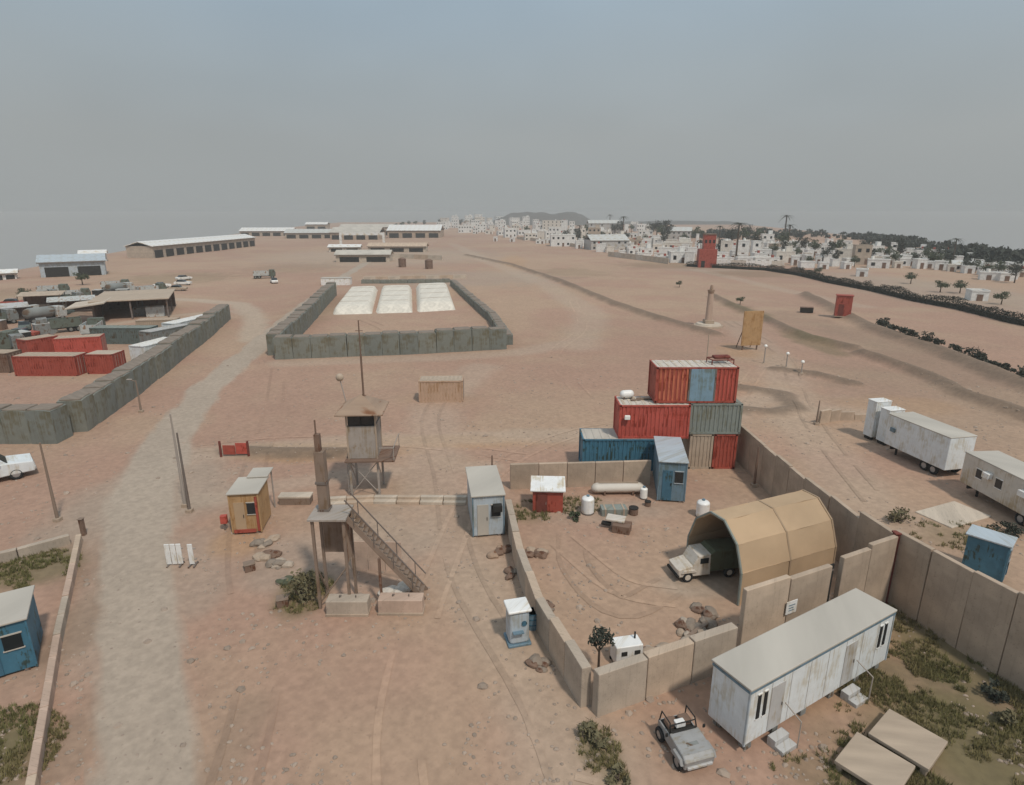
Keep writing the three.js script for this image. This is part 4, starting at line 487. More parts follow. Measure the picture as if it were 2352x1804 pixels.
{
  const o = thing('stair_tower', 'brown stair tower with a tall boxed column on its landing', 'tower', -8.85, -26.9, 0);
  for (const [x, z] of [[-.75, .6], [.75, .6], [-.75, -.6], [.75, -.6]]) part(o, 'leg', bx(.13, 4.95, .13, x, 0, z), M.wood);
  part(o, 'landing', rb(1.85, .12, 1.6, 0, 4.93, 0, .02), M.steelLight); part(o, 'screen', [bx(1.3, 2.3, .05, .0, 2.5, -.6)], M.wood); part(o, 'screen', [bx(.05, 2.3, 1.1, .72, 2.4, 0)], M.roofBrown);
  part(o, 'brace', [bar(V(-.75, .3, .6), V(.75, 2.4, .6), .04), bar(V(-.75, .3, -.6), V(-.75, 2.4, .6), .04)], M.wood);
  const c = part(o, 'column', [bx(.46, 3.1, .46, -.35, 5.05, -.25)], M.wood); part(c, 'spike', [bx(.26, .85, .26, -.4, 8.15, -.25), bar(V(-.45, 8.9, -.25), V(-.45, 9.7, -.25), .04)], M.brown); part(c, 'collar', [bx(.56, .12, .56, -.35, 6.5, -.25), bx(.56, .12, .56, -.35, 5.05, -.25)], M.steel);
  const a = V(.85, 4.95, 0), b = V(4.35, .05, -.5); for (const s of [-.42, .42]) part(o, 'stringer', beam(a.clone().add(V(0, 0, s)), b.clone().add(V(0, 0, s)), .07, .26), M.wood);
  for (let i = 1; i < 19; i++) { const p = a.clone().lerp(b, i / 19); part(o, 'tread', bx(.26, .05, .82, p.x, p.y, p.z), M.wood); }
  for (const s of [-.46, .46]) part(o, 'handrail', [bar(a.clone().add(V(0, .95, s)), b.clone().add(V(0, .95, s)), .035), ...[.1, .35, .6, .85].map(t => { const p = a.clone().lerp(b, t); return bar(p.clone().add(V(0, 0, s)), p.clone().add(V(0, .95, s)), .025); })], M.steel);
  part(o, 'prop', bx(.12, 2.75, .12, 2.3, 0, .42), M.brown);
}
for (const [x, z, w, m, l] of [[-8.1, -26.0, 2.05, M.conc, 'grey concrete block at the foot of the stair tower'], [-5.5, -26.1, 2.2, M.pinkBlock, 'pale pink concrete block at the end of the stair flight']]) { const o = thing('concrete_block', l, 'block', x, z, R(-.03, .03)); part(o, 'block', [rb(w, .85, .7, 0, 0, 0, .05)], m); part(o, 'lifting_eye', [bar(V(-.4, .85, 0), V(-.4, .98, 0), .03), bar(V(.4, .85, 0), V(.4, .98, 0), .03), bar(V(-.4, .97, 0), V(-.3, .97, 0), .03)], M.steel); part(o, 'base', rb(w + .06, .16, .8, 0, 0, 0, .03), M.wall3); }
{ const o = thing('wall_panel', 'pale leaning panel behind the stair flight', 'panel', -7.5, -29.7, -.04); for (const x of [-.95, 0, .95]) part(o, 'board', rb(.92, 1.75, .08, x, 0, 0, .02).rotateX(-.06), M.pinkBlock); part(o, 'prop', [bar(V(-.9, 1.4, -.1), V(-.9, 0, -.8), .04), bar(V(.9, 1.4, -.1), V(.9, 0, -.8), .04)], M.wood); }
{ const o = thing('sheet_pile', 'white crumpled sheeting under the stair flight', 'sheeting', -6.1, -27.7, .5); for (let i = 0; i < 3; i++) { const g = new THREE.IcosahedronGeometry(.42, 2), p = g.attributes.position; for (let k = 0; k < p.count; k++) { const s = .7 + .6 * vnoise(p.getX(k) * 4 + i, p.getY(k) * 4 + p.getZ(k) * 3, 2); p.setXYZ(k, p.getX(k) * s * 1.3, Math.max(-.05, p.getY(k) * s * .6 + .12), p.getZ(k) * s); } g.computeVertexNormals(); g.translate(i * .5 - .4, 0, (i % 2) * .3); part(o, 'sheet', fix(g), M.whiteWarm); } }
function lampPost(label, x, z, h, mat, arm = 0, turn = 0) { const o = thing('lamp_post', label, 'lamp post', x, z, turn); part(o, 'pole', cyl(.11, .05, h, 0, 0, 0, 10), mat); part(o, 'base', rb(.4, .25, .4, 0, 0, 0, .03), M.wall3); if (arm) { const a = part(o, 'arm', bar(V(0, h - .1, 0), V(arm, h + .1, 0), .035), mat); part(a, 'lamp_head', rb(.5, .1, .2, arm + .1, h + .05, 0, .03), M.steelLight); } return o; }
lampPost('dark slim pole at the corner of the reddish verge', -29.3, -35.4, 5.4, M.wood); lampPost('taller slim pole of the pair beside the road', -22.1, -37.4, 6.6, M.steelLight); lampPost('shorter slim pole of the pair beside the road', -21.4, -36.6, 5.6, M.steel, .0); lampPost('thin lamp post with short arm beside the earth barrier', -37.0, -57.8, 3.3, M.wood, -.7); lampPost('dark pole standing behind the sentry booth', -1.35, -38.3, 3.4, M.brown); lampPost('brown post leaning by the broken tan wall', 28.6, -54.1, 2.4, M.wood);
lampPost('dark thin post rising behind the long wall near the red container', 17.6, -40.6, 3.1, M.brown);
{ const o = thing('shrub_pot', 'knee high brown post stub on the reddish verge', 'post', -26.4, -33.6); part(o, 'stub', bx(.22, 1.1, .22, 0, 0, 0), M.brown); part(o, 'cap', rb(.3, .06, .3, 0, 1.1, 0, .02), M.wood); }
{ // white barrier blocks by the road
  for (const [x, w, l] of [[-18.95, .95, 'wide white barrier board beside the road'], [-17.95, .4, 'narrow white barrier board beside the road']]) { const o = thing('barrier_board', l, 'barrier', x, -30.2, .08); for (let i = 0; i < Math.max(1, Math.round(w / .3)); i++) part(o, 'slat', rb(.27, 1.25, .07, -w / 2 + .16 + i * .31, .12, 0, .02), M.cleanWhite); for (const y of [.35, 1.0]) part(o, 'rail', bx(w + .05, .09, .05, 0, y, -.06), M.steelLight); for (const s of [-1, 1]) part(o, 'foot', bx(.08, .12, .6, s * w * .35, 0, 0), M.steel); }
}
{ const o = thing('notice_frame', 'red board in a pink framed stand along the ochre bank', 'sign', -22.6, -46.1); part(o, 'board', rb(.9, .95, .06, .65, .25, 0, .02), M.red); part(o, 'panel', rb(1.0, .8, .05, -.35, .2, 0, .02), M.redDark); for (const x of [-1.05, 1.2]) part(o, 'post', bx(.14, 1.35, .14, x, 0, 0), M.maroon); }
{ const o = container('beige_container', 'lone beige container standing in the open in front of the long earth barrier', 4.6, 2.35, 2.2, -7.5, -62.4, .04, M.peach, { roof: M.beige }); }
// monument, ochre board, far red things
{ const o = thing('monument_column', 'slim pinkish column on a round pale stepped base in the field', 'monument', 34.5, -106.2); part(o, 'base_step', cyl(2.6, 2.5, .3, 0, 0, 0, 28), M.wall3); part(o, 'upper_step', cyl(2.2, 2.0, .3, 0, .3, 0, 28), M.concPale); part(o, 'plinth', rb(1.6, .6, 1.6, 0, .6, 0, .05), M.wall3); part(o, 'column', cyl(.62, .48, 4.6, 0, 1.2, 0, 14), M.pinkBlock); part(o, 'cap', [cyl(.5, .62, .6, 0, 5.8, 0, 14), cyl(.3, .2, .8, .05, 6.4, 0, 10)], M.roofBrown); }
{ const o = thing('hoarding', 'tall ochre hoarding board standing edge on in the field', 'board', 34.5, -86.5, .15); part(o, 'board', rb(3.0, 5.0, .16, 0, .7, 0, .03), M.ochre); for (const s of [-1.1, 1.1]) part(o, 'post', bx(.16, 5.4, .16, s, 0, -.18), M.brown); part(o, 'strut', [bar(V(-1.1, 3.6, -.2), V(-1.1, 0, -2), .06), bar(V(1.1, 3.6, -.2), V(1.1, 0, -2), .06)], M.brown); }
for (const [x, z, h, l] of [[33.3, -78.4, 2.2, 'post with round white lamp nearest the ochre hoarding'], [35.3, -76.2, 1.7, 'middle one of the three short white lamps in the field'], [35.6, -72.6, 1.3, 'shortest of the three white lamps in the field']]) { const o = thing('field_lamp', l, 'lamp', x, z); part(o, 'post', cyl(.09, .07, h, 0, 0, 0, 8), M.steelLight); const g = new THREE.SphereGeometry(.22, 14, 10); g.translate(0, h + .15, 0); part(o, 'globe', fix(g), M.lamp); part(o, 'foot', cyl(.25, .2, .12, 0, 0, 0, 12), M.wall3); }
{ const o = thing('red_kiosk', 'upright red kiosk alone on the bare slope', 'kiosk', 62.7, -115.2, -.4); part(o, 'body', rb(2.7, 3.8, 1.7, 0, .15, 0, .04), M.redDark); part(o, 'roof', rb(2.95, .14, 1.95, 0, 3.95, 0, .03), M.redDark); part(o, 'door', bx(.9, 2.2, .05, -.4, .2, .86), M.maroon); part(o, 'plinth', rb(2.9, .16, 1.9, 0, 0, 0, .02), M.wall3); }
{ const o = thing('dark_bin', 'low dark bin beside the red kiosk on the bare slope', 'bin', 58.9, -121.5, -.3); part(o, 'body', rb(2.3, .95, 1.2, 0, .1, 0, .06), M.dark); part(o, 'lid', rb(2.4, .1, 1.3, 0, 1.05, 0, .04), M.brown); }
{ const o = thing('water_tower', 'dull red square tower standing in front of the white town houses', 'tower', 72.4, -231.5, -.15); part(o, 'lower_storey', rb(6.4, 6.6, 5.8, 0, 0, 0, .06), M.redDark); part(o, 'upper_storey', rb(4.2, 5.2, 4.2, .4, 6.6, 0, .05), M.redDark); part(o, 'parapet', rb(4.6, .4, 4.6, .4, 11.7, 0, .05), M.brown); for (const x of [-1, .4, 1.8]) part(o, 'window', bx(.7, 1.2, .06, x, 8.8, 2.12), M.glass); part(o, 'door', bx(1.3, 2.4, .06, -1.6, .1, 2.93), M.dark); }

// ------------------------------------------------------------------ plants
function leafCloud(n, rx, ry, rz, size, cy) { // many leaf sized faces in clumps
  const P = [], cl = []; const nc = Math.max(4, Math.round(n / 26)); for (let i = 0; i < nc; i++) { const a = R(0, 6.283), u = R(-1, 1), r = Math.cbrt(rnd()) * .8; cl.push([Math.sqrt(1 - u * u) * Math.cos(a) * r, u * r, Math.sqrt(1 - u * u) * Math.sin(a) * r]); }
  for (let i = 0; i < n; i++) { const c = cl[i % nc], s = .3, p = V((c[0] + R(-s, s)) * rx, cy + (c[1] + R(-s, s)) * ry, (c[2] + R(-s, s)) * rz), a = V(R(-1, 1), R(-1, 1), R(-1, 1)).normalize().multiplyScalar(size * R(.6, 1.3)), b = V(R(-1, 1), R(-1, 1), R(-1, 1)).normalize().multiplyScalar(size * R(.4, .8)); P.push(...p.clone().sub(a).toArray(), ...p.clone().add(b).toArray(), ...p.clone().add(a).toArray(), ...p.clone().sub(a).toArray(), ...p.clone().add(a).toArray(), ...p.clone().sub(b).toArray()); }
  const g = new THREE.BufferGeometry(); g.setAttribute('position', new THREE.Float32BufferAttribute(P, 3)); g.computeVertexNormals(); return fix(g);
}
function shrubAt(name, label, x, z, rx, ry, mat, n = 260, group, size = .12) { const o = thing(name, label, 'shrub', x, z, R(0, 6), group); part(o, 'foliage', leafCloud(n, rx, ry, rx, size, ry * .85), mat); part(o, 'stem', [bar(V(0, 0, 0), V(.1, ry, .05), .04), bar(V(0, .1, 0), V(-rx * .5, ry * .9, .1), .03), bar(V(0, .1, 0), V(rx * .3, ry * .9, -rx * .4), .03)], M.trunk); return o; }
shrubAt('dry_shrub', 'olive shrub beside the stair tower leg', -10.7, -26.9, .85, 1.0, M.leafDry, 420); shrubAt('dry_shrub', 'bushy shrub outside the wall corner behind the hangar', 24.8, -35.2, .9, .55, M.leafDry, 320); shrubAt('dry_shrub', 'low olive shrub below the yard corner', 2.95, -18.3, .6, .35, M.leafDry, 220); shrubAt('dry_shrub', 'scrubby weed beside the small olive shrub at the frame of bare soil', 3.7, -16.6, .4, .3, M.leafDry, 160);
shrubAt('dry_shrub', 'dark weed at the foot of the long brown wall', 19.7, -20.4, .5, .4, M.leafDark, 220); shrubAt('dry_shrub', 'small weed in the grassy corner under the long wall', 19.2, -19.1, .45, .35, M.leafDry, 200); shrubAt('dry_shrub', 'green weed growing beside the red shed', 4.0, -35.6, .45, .35, M.leaf, 180); shrubAt('dry_shrub', 'weedy clump between caravan and blue kiosk', 30.6, -33.6, 1.0, .4, M.leafDark, 320);
{ const o = thing('young_tree', 'dark bushy sapling with a bare stem inside the low wall', 'tree', 3.7, -21.7); part(o, 'trunk', [cyl(.06, .045, 1.5, 0, 0, 0, 8), bar(V(0, 1.2, 0), V(-.35, 1.9, .1), .03), bar(V(0, 1.3, 0), V(.4, 1.9, 0), .03)], M.trunk); part(o, 'crown', leafCloud(420, .62, .42, .5, .09, 2.0), M.leafDark); }
const bushLabel = 'dark bush growing along the earth bank on the slope', bushGroup = 'bushes along the earth bank';
[[63.4, -105, 1.7], [62.6, -103, 1.2], [62.4, -99.8, 1.0], [62, -96, 1.2], [61.8, -93.6, 1.0], [61.6, -90, 1.3], [61.2, -86.6, .9], [61.8, -84, 1.1], [61.8, -80.6, 1.7], [61.7, -79.4, 1.2], [61.2, -76.2, .8], [60.8, -73.4, 1.0], [61, -71, 1.5], [60.4, -69.4, 1.6], [60, -68, 1.7]].forEach(([x, z, s]) => shrubAt('bank_bush', bushLabel, x + .6, z, s * .95, s * .62, M.leafDark, 300, bushGroup, .2));
// hedge line beyond the slope
{ const pl = [[66, -234], [75.7, -227.5], [90, -219], [92.6, -200], [91, -177], [92.6, -158], [91.6, -139], [93, -127], [91.2, -110], [92, -98]], o = thing('dark_hedge', 'long dark hedge line in front of the town', 'hedge', pl[0][0], pl[0][1]); const P = []; for (let k = 0; k < pl.length - 1; k++) { const l = Math.hypot(pl[k + 1][0] - pl[k][0], pl[k + 1][1] - pl[k][1]); for (let i = 0; i < l * 170; i++) { const t = rnd(), x = mix(pl[k][0], pl[k + 1][0], t), z = mix(pl[k][1], pl[k + 1][1], t);  const p = V(x + R(-.8, .8) - pl[0][0], hgt(x, z) - o.position.y + Math.pow(rnd(), .8) * 1.9 * (.6 + .8 * vnoise(x / 2.5, z / 2.5, 93)), z + R(-.8, .8) - pl[0][1]), a = V(R(-1, 1), R(-1, 1), R(-1, 1)).multiplyScalar(.2), b = V(R(-1, 1), R(-1, 1), R(-1, 1)).multiplyScalar(.17); P.push(...p.clone().sub(a).toArray(), ...p.clone().add(b).toArray(), ...p.clone().add(a).toArray()); } } const g = new THREE.BufferGeometry(); g.setAttribute('position', new THREE.Float32BufferAttribute(P, 3)); g.computeVertexNormals(); const m = part(o, 'foliage', fix(g), M.hedge); m.userData.kind = 'stuff'; for (let k = 0; k < pl.length - 1; k++) { const n = Math.ceil(Math.hypot(pl[k + 1][0] - pl[k][0], pl[k + 1][1] - pl[k][1]) / 6); for (let i = 0; i < n; i++) { const q = t => { const x = mix(pl[k][0], pl[k + 1][0], t), z = mix(pl[k][1], pl[k + 1][1], t); return V(x - pl[0][0], hgt(x, z) - o.position.y + .42, z - pl[0][1]); }; part(o, 'woody_base', beam(q(i / n), q((i + 1) / n), .9, .95), M.hedge); } }; }
// trees of the town
const treeKinds = [];
for (let k = 0; k < 4; k++) { const o = new THREE.Group(); o.name = 'broad_tree'; const h = [7, 9, 6, 8][k], w = [3, 3.2, 3.4, 2.4][k]; part(o, 'trunk', [cyl(.28, .14, h * .55, 0, 0, 0, 8), bar(V(0, h * .35, 0), V(w * .4, h * .7, .3), .09), bar(V(0, h * .4, 0), V(-w * .45, h * .72, -.2), .09), bar(V(0, h * .45, 0), V(.2, h * .8, w * .35), .08)], M.trunk); part(o, 'crown', leafCloud(620, w, h * .36, w, .34, h * .66), k % 2 ? M.leafDark : M.leaf); o.userData = { label: ['dark spreading tree among the town houses', 'tall dark round crowned tree among the town houses', 'low broad green tree among the town houses', 'narrow dark tree among the town houses'][k], category: 'tree', group: ['spreading town trees', 'tall town trees', 'low town trees', 'narrow town trees'][k] }; treeKinds.push(o); }
{ const o = new THREE.Group(); o.name = 'palm_tree'; const h = 9; part(o, 'trunk', [cyl(.26, .2, h, 0, 0, 0, 8)], M.trunk); for (let i = 0; i < 16; i++) { const a = i / 16 * 6.283 + R(-.15, .15), up = R(-.35, .7), P = []; for (let s = 0; s < 6; s++) { const f = t => V(Math.cos(a) * t * 2.7, h + Math.sin(up) * t * 2.2 - t * t * 1.6, Math.sin(a) * t * 2.7), p = f(s / 6), q = f((s + 1) / 6), sd = V(-Math.sin(a), -.35, Math.cos(a)).multiplyScalar(.34 * (1 - s / 7)), s2 = V(Math.sin(a), -.35, -Math.cos(a)).multiplyScalar(.34 * (1 - s / 7)); for (const d of [sd, s2]) P.push(...p.toArray(), ...q.toArray(), ...p.clone().lerp(q, .9).add(d).toArray()); } const g = new THREE.BufferGeometry(); g.setAttribute('position', new THREE.Float32BufferAttribute(P, 3)); g.computeVertexNormals(); part(o, 'frond', fix(g), M.leafDark); } o.userData = { label: 'thin dark palm rising above the town roofs', category: 'tree', group: 'palms of the town' }; treeKinds.push(o); }
for (const [x, z, k, s] of TREES) {
  const b = treeKinds[k].userData, size = s < .7 ? 'small' : s > 1.5 ? 'very large' : s > 1.2 ? 'large' : 'middle sized';
  const [lab, grp] = x < -90 && z > -200 ? ['scrubby small tree at the scrap yard edge', 'scrap yard trees'] : x < -60 ? ['dark low tree behind the white sheds', 'trees behind the sheds'] : z > -165 && x < 80 ? ['lone tiny bush tree on the bare slope', 'slope trees'] : z > -185 && x > 90 ? ['small round tree beyond the dark hedge', 'trees beyond the hedge'] : [size + ' ' + b.label, size + ' ' + b.group];
  copyOf(treeKinds[k], x, z, R(0, 6), lab, grp, s);
}
{ // far wood along the edge of the rise
  const g = leafCloud(150, 4.5, 2.6, 4.5, .9, 2.4), m = new THREE.InstancedMesh(g, M.leafDark, 300), q = new THREE.Matrix4(); let n = 0;
  while (n < 300) { const d = mix(215, 640, Math.pow(rnd(), 1.2)), x = 12.4 * Math.sqrt(d) + R(-14, 16) - (d > 480 ? R(0, 150) : 0), z = -d - R(0, 20); if (fbm(x / 40, z / 40, 2, 13) < .4) continue; const s = R(.6, 1.35); q.makeRotationY(R(0, 6)).scale(V(s, s * R(.8, 1.2), s)).setPosition(x, hgt(x, z) - .4, z); m.setMatrixAt(n++, q); }
  m.name = 'far_wood'; m.userData = { kind: 'stuff', label: 'dark far wood along the skyline beyond the town', category: 'wood' }; m.castShadow = m.receiveShadow = true; scene.add(m);
}
// ------------------------------------------------------------------ town
// the far town
const houseLab = { w: ['white_house', 'white block house of the far town', 'house'], t: ['tan_house', 'tan plastered house of the far town', 'house'], s: ['low_white_house', 'low white flat roofed house of the far town', 'house'], m: ['metal_roof_shed', 'long shed with a pale metal roof in the far town', 'shed'], g: ['grey_house', 'grey block house of the far town', 'house'] };
const houseMat = { w: M.whitewash, t: M.whitewash2, s: M.whitewash, m: M.greyWhite, g: M.conc };
TOWN.forEach(([x, z, w, d, h, k, turn]) => {
  const [nm, lab, cat] = houseLab[k], o = thing(nm, lab, cat, x, z, turn), mat = houseMat[k], says = [];
  const fl = Math.max(1, Math.round(h / 3.4)), nw = Math.max(1, Math.min(6, Math.floor(w / 2.6)));
  says.push(w < 4.5 ? 'narrow' : w > 12 ? 'broad' : '', fl === 1 ? 'single storey' : fl === 2 ? 'two storey' : 'tall');
  part(o, 'wall', bx(w, h, d, 0, -.3, 0), mat);
  if (k === 'm') { const g = extr([[-d / 2 - .5, h - .35], [0, h + d * .16], [d / 2 + .5, h - .35], [d / 2 + .5, h - .55], [0, h + d * .16 - .22], [-d / 2 - .5, h - .55]], w + 1, 0); g.rotateY(Math.PI / 2); part(o, 'roof', g, M.metalRoof); }
  else { for (const [a, b, c, e] of [[w + .16, .2, 0, d / 2], [w + .16, .2, 0, -d / 2], [.2, d - .2, w / 2, 0], [.2, d - .2, -w / 2, 0]]) part(o, 'parapet', bx(a, .35, b, c, h - .3, e), mat); part(o, 'roof', bx(w - .2, .08, d - .2, 0, h - .29, 0), M.whiteRoof); }
  for (let f = 0; f < fl; f++) for (let i = 0; i < nw; i++) { if (rnd() < .18) continue; const dr = f === 0 && i === nw >> 1, ww = Math.min(1.2, w / nw * .5), fy = f * (h / fl) + (h / fl) * .36 - .3, fx = -w / 2 + (i + .5) * w / nw; const wn = part(o, dr ? 'door' : 'window', bx(ww, dr ? Math.min(2.1, h * .7) : h / fl * .36, .08, fx, dr ? 0 : fy, d / 2 + .03), dr ? M.brown : M.glass); part(wn, 'lintel', bx(ww + .25, .12, .14, fx, fy + h / fl * .36 + .08, d / 2 + .05), mat); }
  let tail = '';
  if (k !== 'm' && rnd() < .55 && w > 4) { const wt = rnd() < .5; part(o, 'roof_tank', cyl(.55, .55, 1.1, R(-w * .3, w * .3), h - .2, R(-d * .25, d * .25), 10), wt ? M.lamp : M.redDark); tail = wt ? ' with a white roof tank' : ' with a red roof tank'; }
  if (k !== 's' && k !== 'm' && rnd() < .4 && w > 6) { part(o, 'stair_head', bx(w * .32, 2.2, d * .4, w * .25, h - .25, -d * .2), mat); tail += (tail ? ' and' : ' with a') + ' stair head'; }
  const ty = { w: 'white block house', t: 'tan plastered house', s: 'low off white house', m: 'shed with pale metal roof', g: 'grey block house' }[k];
  o.userData.label = says.filter(q => q).join(' ') + ' ' + ty + ' in town' + tail; o.userData.group = o.userData.label.replace(' in town', 's in town');
});
wallRun('town_wall', 'long pale boundary wall before the white town houses', [[45, -292], [56, -266], [62, -246]], [2.2, 2.2, 2.2], .3, 6, [M.concPale, M.whiteWarm]); wallRun('town_wall', 'bright low white wall right of the dull red tower', [[80, -243], [90, -239], [104, -237]], [1.9, 1.9, 1.9], .3, 5, [M.cleanWhite, M.whiteWarm]); wallRun('town_wall', 'pale kerb like wall below the distant sheds in the town', [[4, -500], [14, -470], [26, -424], [40, -368]], [2, 2, 2, 2], .4, 10, [M.concPale]);
// ------------------------------------------------------------------ far sheds on the left
function farShed(label, x, z, turn, L, W, H, wallMat, roofMat, name = 'long_shed') { const o = thing(name, label, 'shed', x, z, turn); part(o, 'wall', bx(L, H, W, 0, -.5, 0), wallMat); const g = extr([[-W / 2 - .7, H - .5], [0, H + W * .13], [W / 2 + .7, H - .5], [W / 2 + .7, H - .8], [0, H + W * .13 - .3], [-W / 2 - .7, H - .8]], L + 1.2, 0); g.rotateY(Math.PI / 2); part(o, 'roof', g, roofMat); const n = Math.max(2, Math.floor(L / 9)); for (let i = 0; i < n; i++) part(o, i % 3 === 1 ? 'door' : 'bay_opening', bx(L / n * .72, H * .62, .1, -L / 2 + (i + .5) * L / n, -.2, W / 2 + .04), M.dark); part(o, 'fascia', [bx(L + 1, .3, .1, 0, H - .9, W / 2 + .66)], M.steel); return o; }
farShed('very long white roofed shed on the left skyline', -166, -334, Math.PI / 2 - .02, 108, 12, 5.8, M.conc, M.cleanWhite);
farShed('pale blue hangar on the left skyline', -142, -201, .55, 17, 11, 5.2, M.paleBlue, M.paleBlue, 'blue_hangar');
farShed('tiny white hut on the left skyline before the blue hangar', -157, -191, .6, 6, 4, 2.6, M.cleanWhite, M.cleanWhite, 'field_hut'); farShed('small white hut between blue hangar and very long shed', -176, -262, .5, 9, 6, 4, M.cleanWhite, M.cleanWhite, 'field_hut');
farShed('small high white shed standing alone on the skyline', -240, -780, .05, 26, 16, 7.5, M.conc, M.cleanWhite); farShed('low white shed left of its longer neighbour on the skyline', -222, -575, .1, 46, 18, 5, M.conc, M.cleanWhite); farShed('broad white shed behind the open yard, left one of three', -165, -520, .1, 40, 18, 5, M.conc, M.metalRoof); farShed('broad white shed behind the open yard, middle one of three', -122, -500, .0, 38, 26, 6, M.wall, M.whiteRoof); farShed('broad white shed behind the open yard, right one of three', -82, -540, .0, 44, 30, 6.5, M.wall, M.cleanWhite); farShed('stepped pale building behind the middle white shed', -135, -590, .0, 48, 16, 8, M.concPale, M.whiteRoof);
farShed('small pale hut with a low wall behind the covered stacks', -62, -262, .05, 22, 9, 3.6, M.concPale, M.whiteRoof, 'field_hut'); farShed('low white hut in the open yard before the sheds', -88, -330, .08, 16, 6, 3, M.whiteWarm, M.cleanWhite, 'field_hut'); farShed('long low tan hut between field hut and white sheds', -60, -330, 0, 30, 9, 3.4, M.concPale, M.wall2, 'field_hut');
{ const o = thing('white_gantry', 'thin white gantry frame before the white sheds', 'gantry', -84, -352, .03); for (const x of [-12, 12]) part(o, 'post', bx(1.2, 8, 1.2, x, -.3, 0), M.cleanWhite); part(o, 'beam', bx(25, 1.4, 1.2, 0, 7.7, 0), M.cleanWhite); }
{ const o = thing('roadside_box', 'small white box at the far corner of the earth barriers', 'box', -49, -172, .1); part(o, 'body', rb(8, 1.9, 3, 0, 0, 0, .05), M.cleanWhite); part(o, 'lid', rb(8.2, .12, 3.2, 0, 1.9, 0, .04), M.whiteRoof); }
wallRun('low_tan_wall', 'thin pale wall right behind the covered stacks', [[-44, -182], [-30, -186], [-14, -189]], [1.2, 1.2, 1.2], .3, 4, [M.concPale, M.wall2]);
wallRun('site_wall', 'tan enclosure wall behind the small field hut', [[-78, -285], [-50, -280], [-30, -268]], [2, 2, 2], .4, 7, [M.wall2, M.concPale]);
for (const [x, z, s] of [[-41, -232, 1], [-30, -224, 1]]) { const o = thing('dark_drum', 'small dark tank standing behind the covered stacks', 'tank', x, z, 0, 'dark tanks behind the covers'); part(o, 'tank', cyl(1.4, 1.4, 3, 0, 0, 0, 14), M.brown); part(o, 'lid', cyl(1.45, .6, .5, 0, 3, 0, 14), M.brown); }
// ------------------------------------------------------------------ container yard on the left
const yc = (label, L, x, z, t, mat, roof, H = 2.5, name = 'yard_container') => container(name, label, L, H, 2.44, x, z, t, mat, { roof });
yc('long dark red container closest to the near earth barrier', 7.6, -57.0, -73.4, .0, M.redDark, M.beige); yc('short maroon container beside the long dark red one', 3.4, -50.9, -74.4, .0, M.redDark, M.concPale); yc('brown container beside the left end of the red row', 5, -65.2, -75.0, .0, M.brown, M.beige);
yc('red container standing open behind the red row', 5.6, -61, -84.6, .35, M.red, M.beige); yc('dusty red container set crosswise behind the red row', 4, -66.5, -84.0, 1.1, M.redDark, M.beige);
yc('teal grey container with beige roof behind the red containers', 9, -59.2, -92, .0, M.teal, M.greenGrey); yc('second dark teal container nearest the road barrier', 7, -52.6, -91.4, 1.2, M.scrapGrey, M.greyWhite);
yc('white sheeted container against the inside of the road barrier', 9, -52.6, -98.5, 1.35, M.white, M.cleanWhite, 2.7, 'white_container'); yc('short white container against the near part of the road barrier', 6, -48.4, -81.0, 1.35, M.white, M.cleanWhite, 2.5, 'white_container'); yc('grey container lying between white and teal containers', 6, -58.5, -100.0, .2, M.wall3, M.wall, 2.4, 'grey_container');
{ const o = thing('open_canopy', 'wide open sided canopy with pale tan roof over the scrap yard', 'canopy', -74.5, -121, .42); part(o, 'roof', [rb(13, .22, 17, 0, 3.5, 0, .05)], M.beige); part(o, 'roof', [bx(6, .2, 9, -6.5, 3.2, 7, 0, .12)], M.concPale); for (const x of [-6, 0, 6]) for (const z of [-8, 0, 8]) part(o, 'post', bx(.28, 3.5, .28, x, 0, z), M.steel); part(o, 'back_wall', bx(12, 3.3, .2, 0, 0, -8.2), M.brown); part(o, 'side_wall', bx(.2, 3.3, 15, -6.1, 0, -.5), M.brown); part(o, 'crate', rb(2.6, 1.6, 2, 1, 0, 3, .05), M.scrapGrey); part(o, 'crate', rb(3, 1.9, 2, 3.6, 0, 5.5, .05), M.scrapWhite); }
const scrapKinds = [];
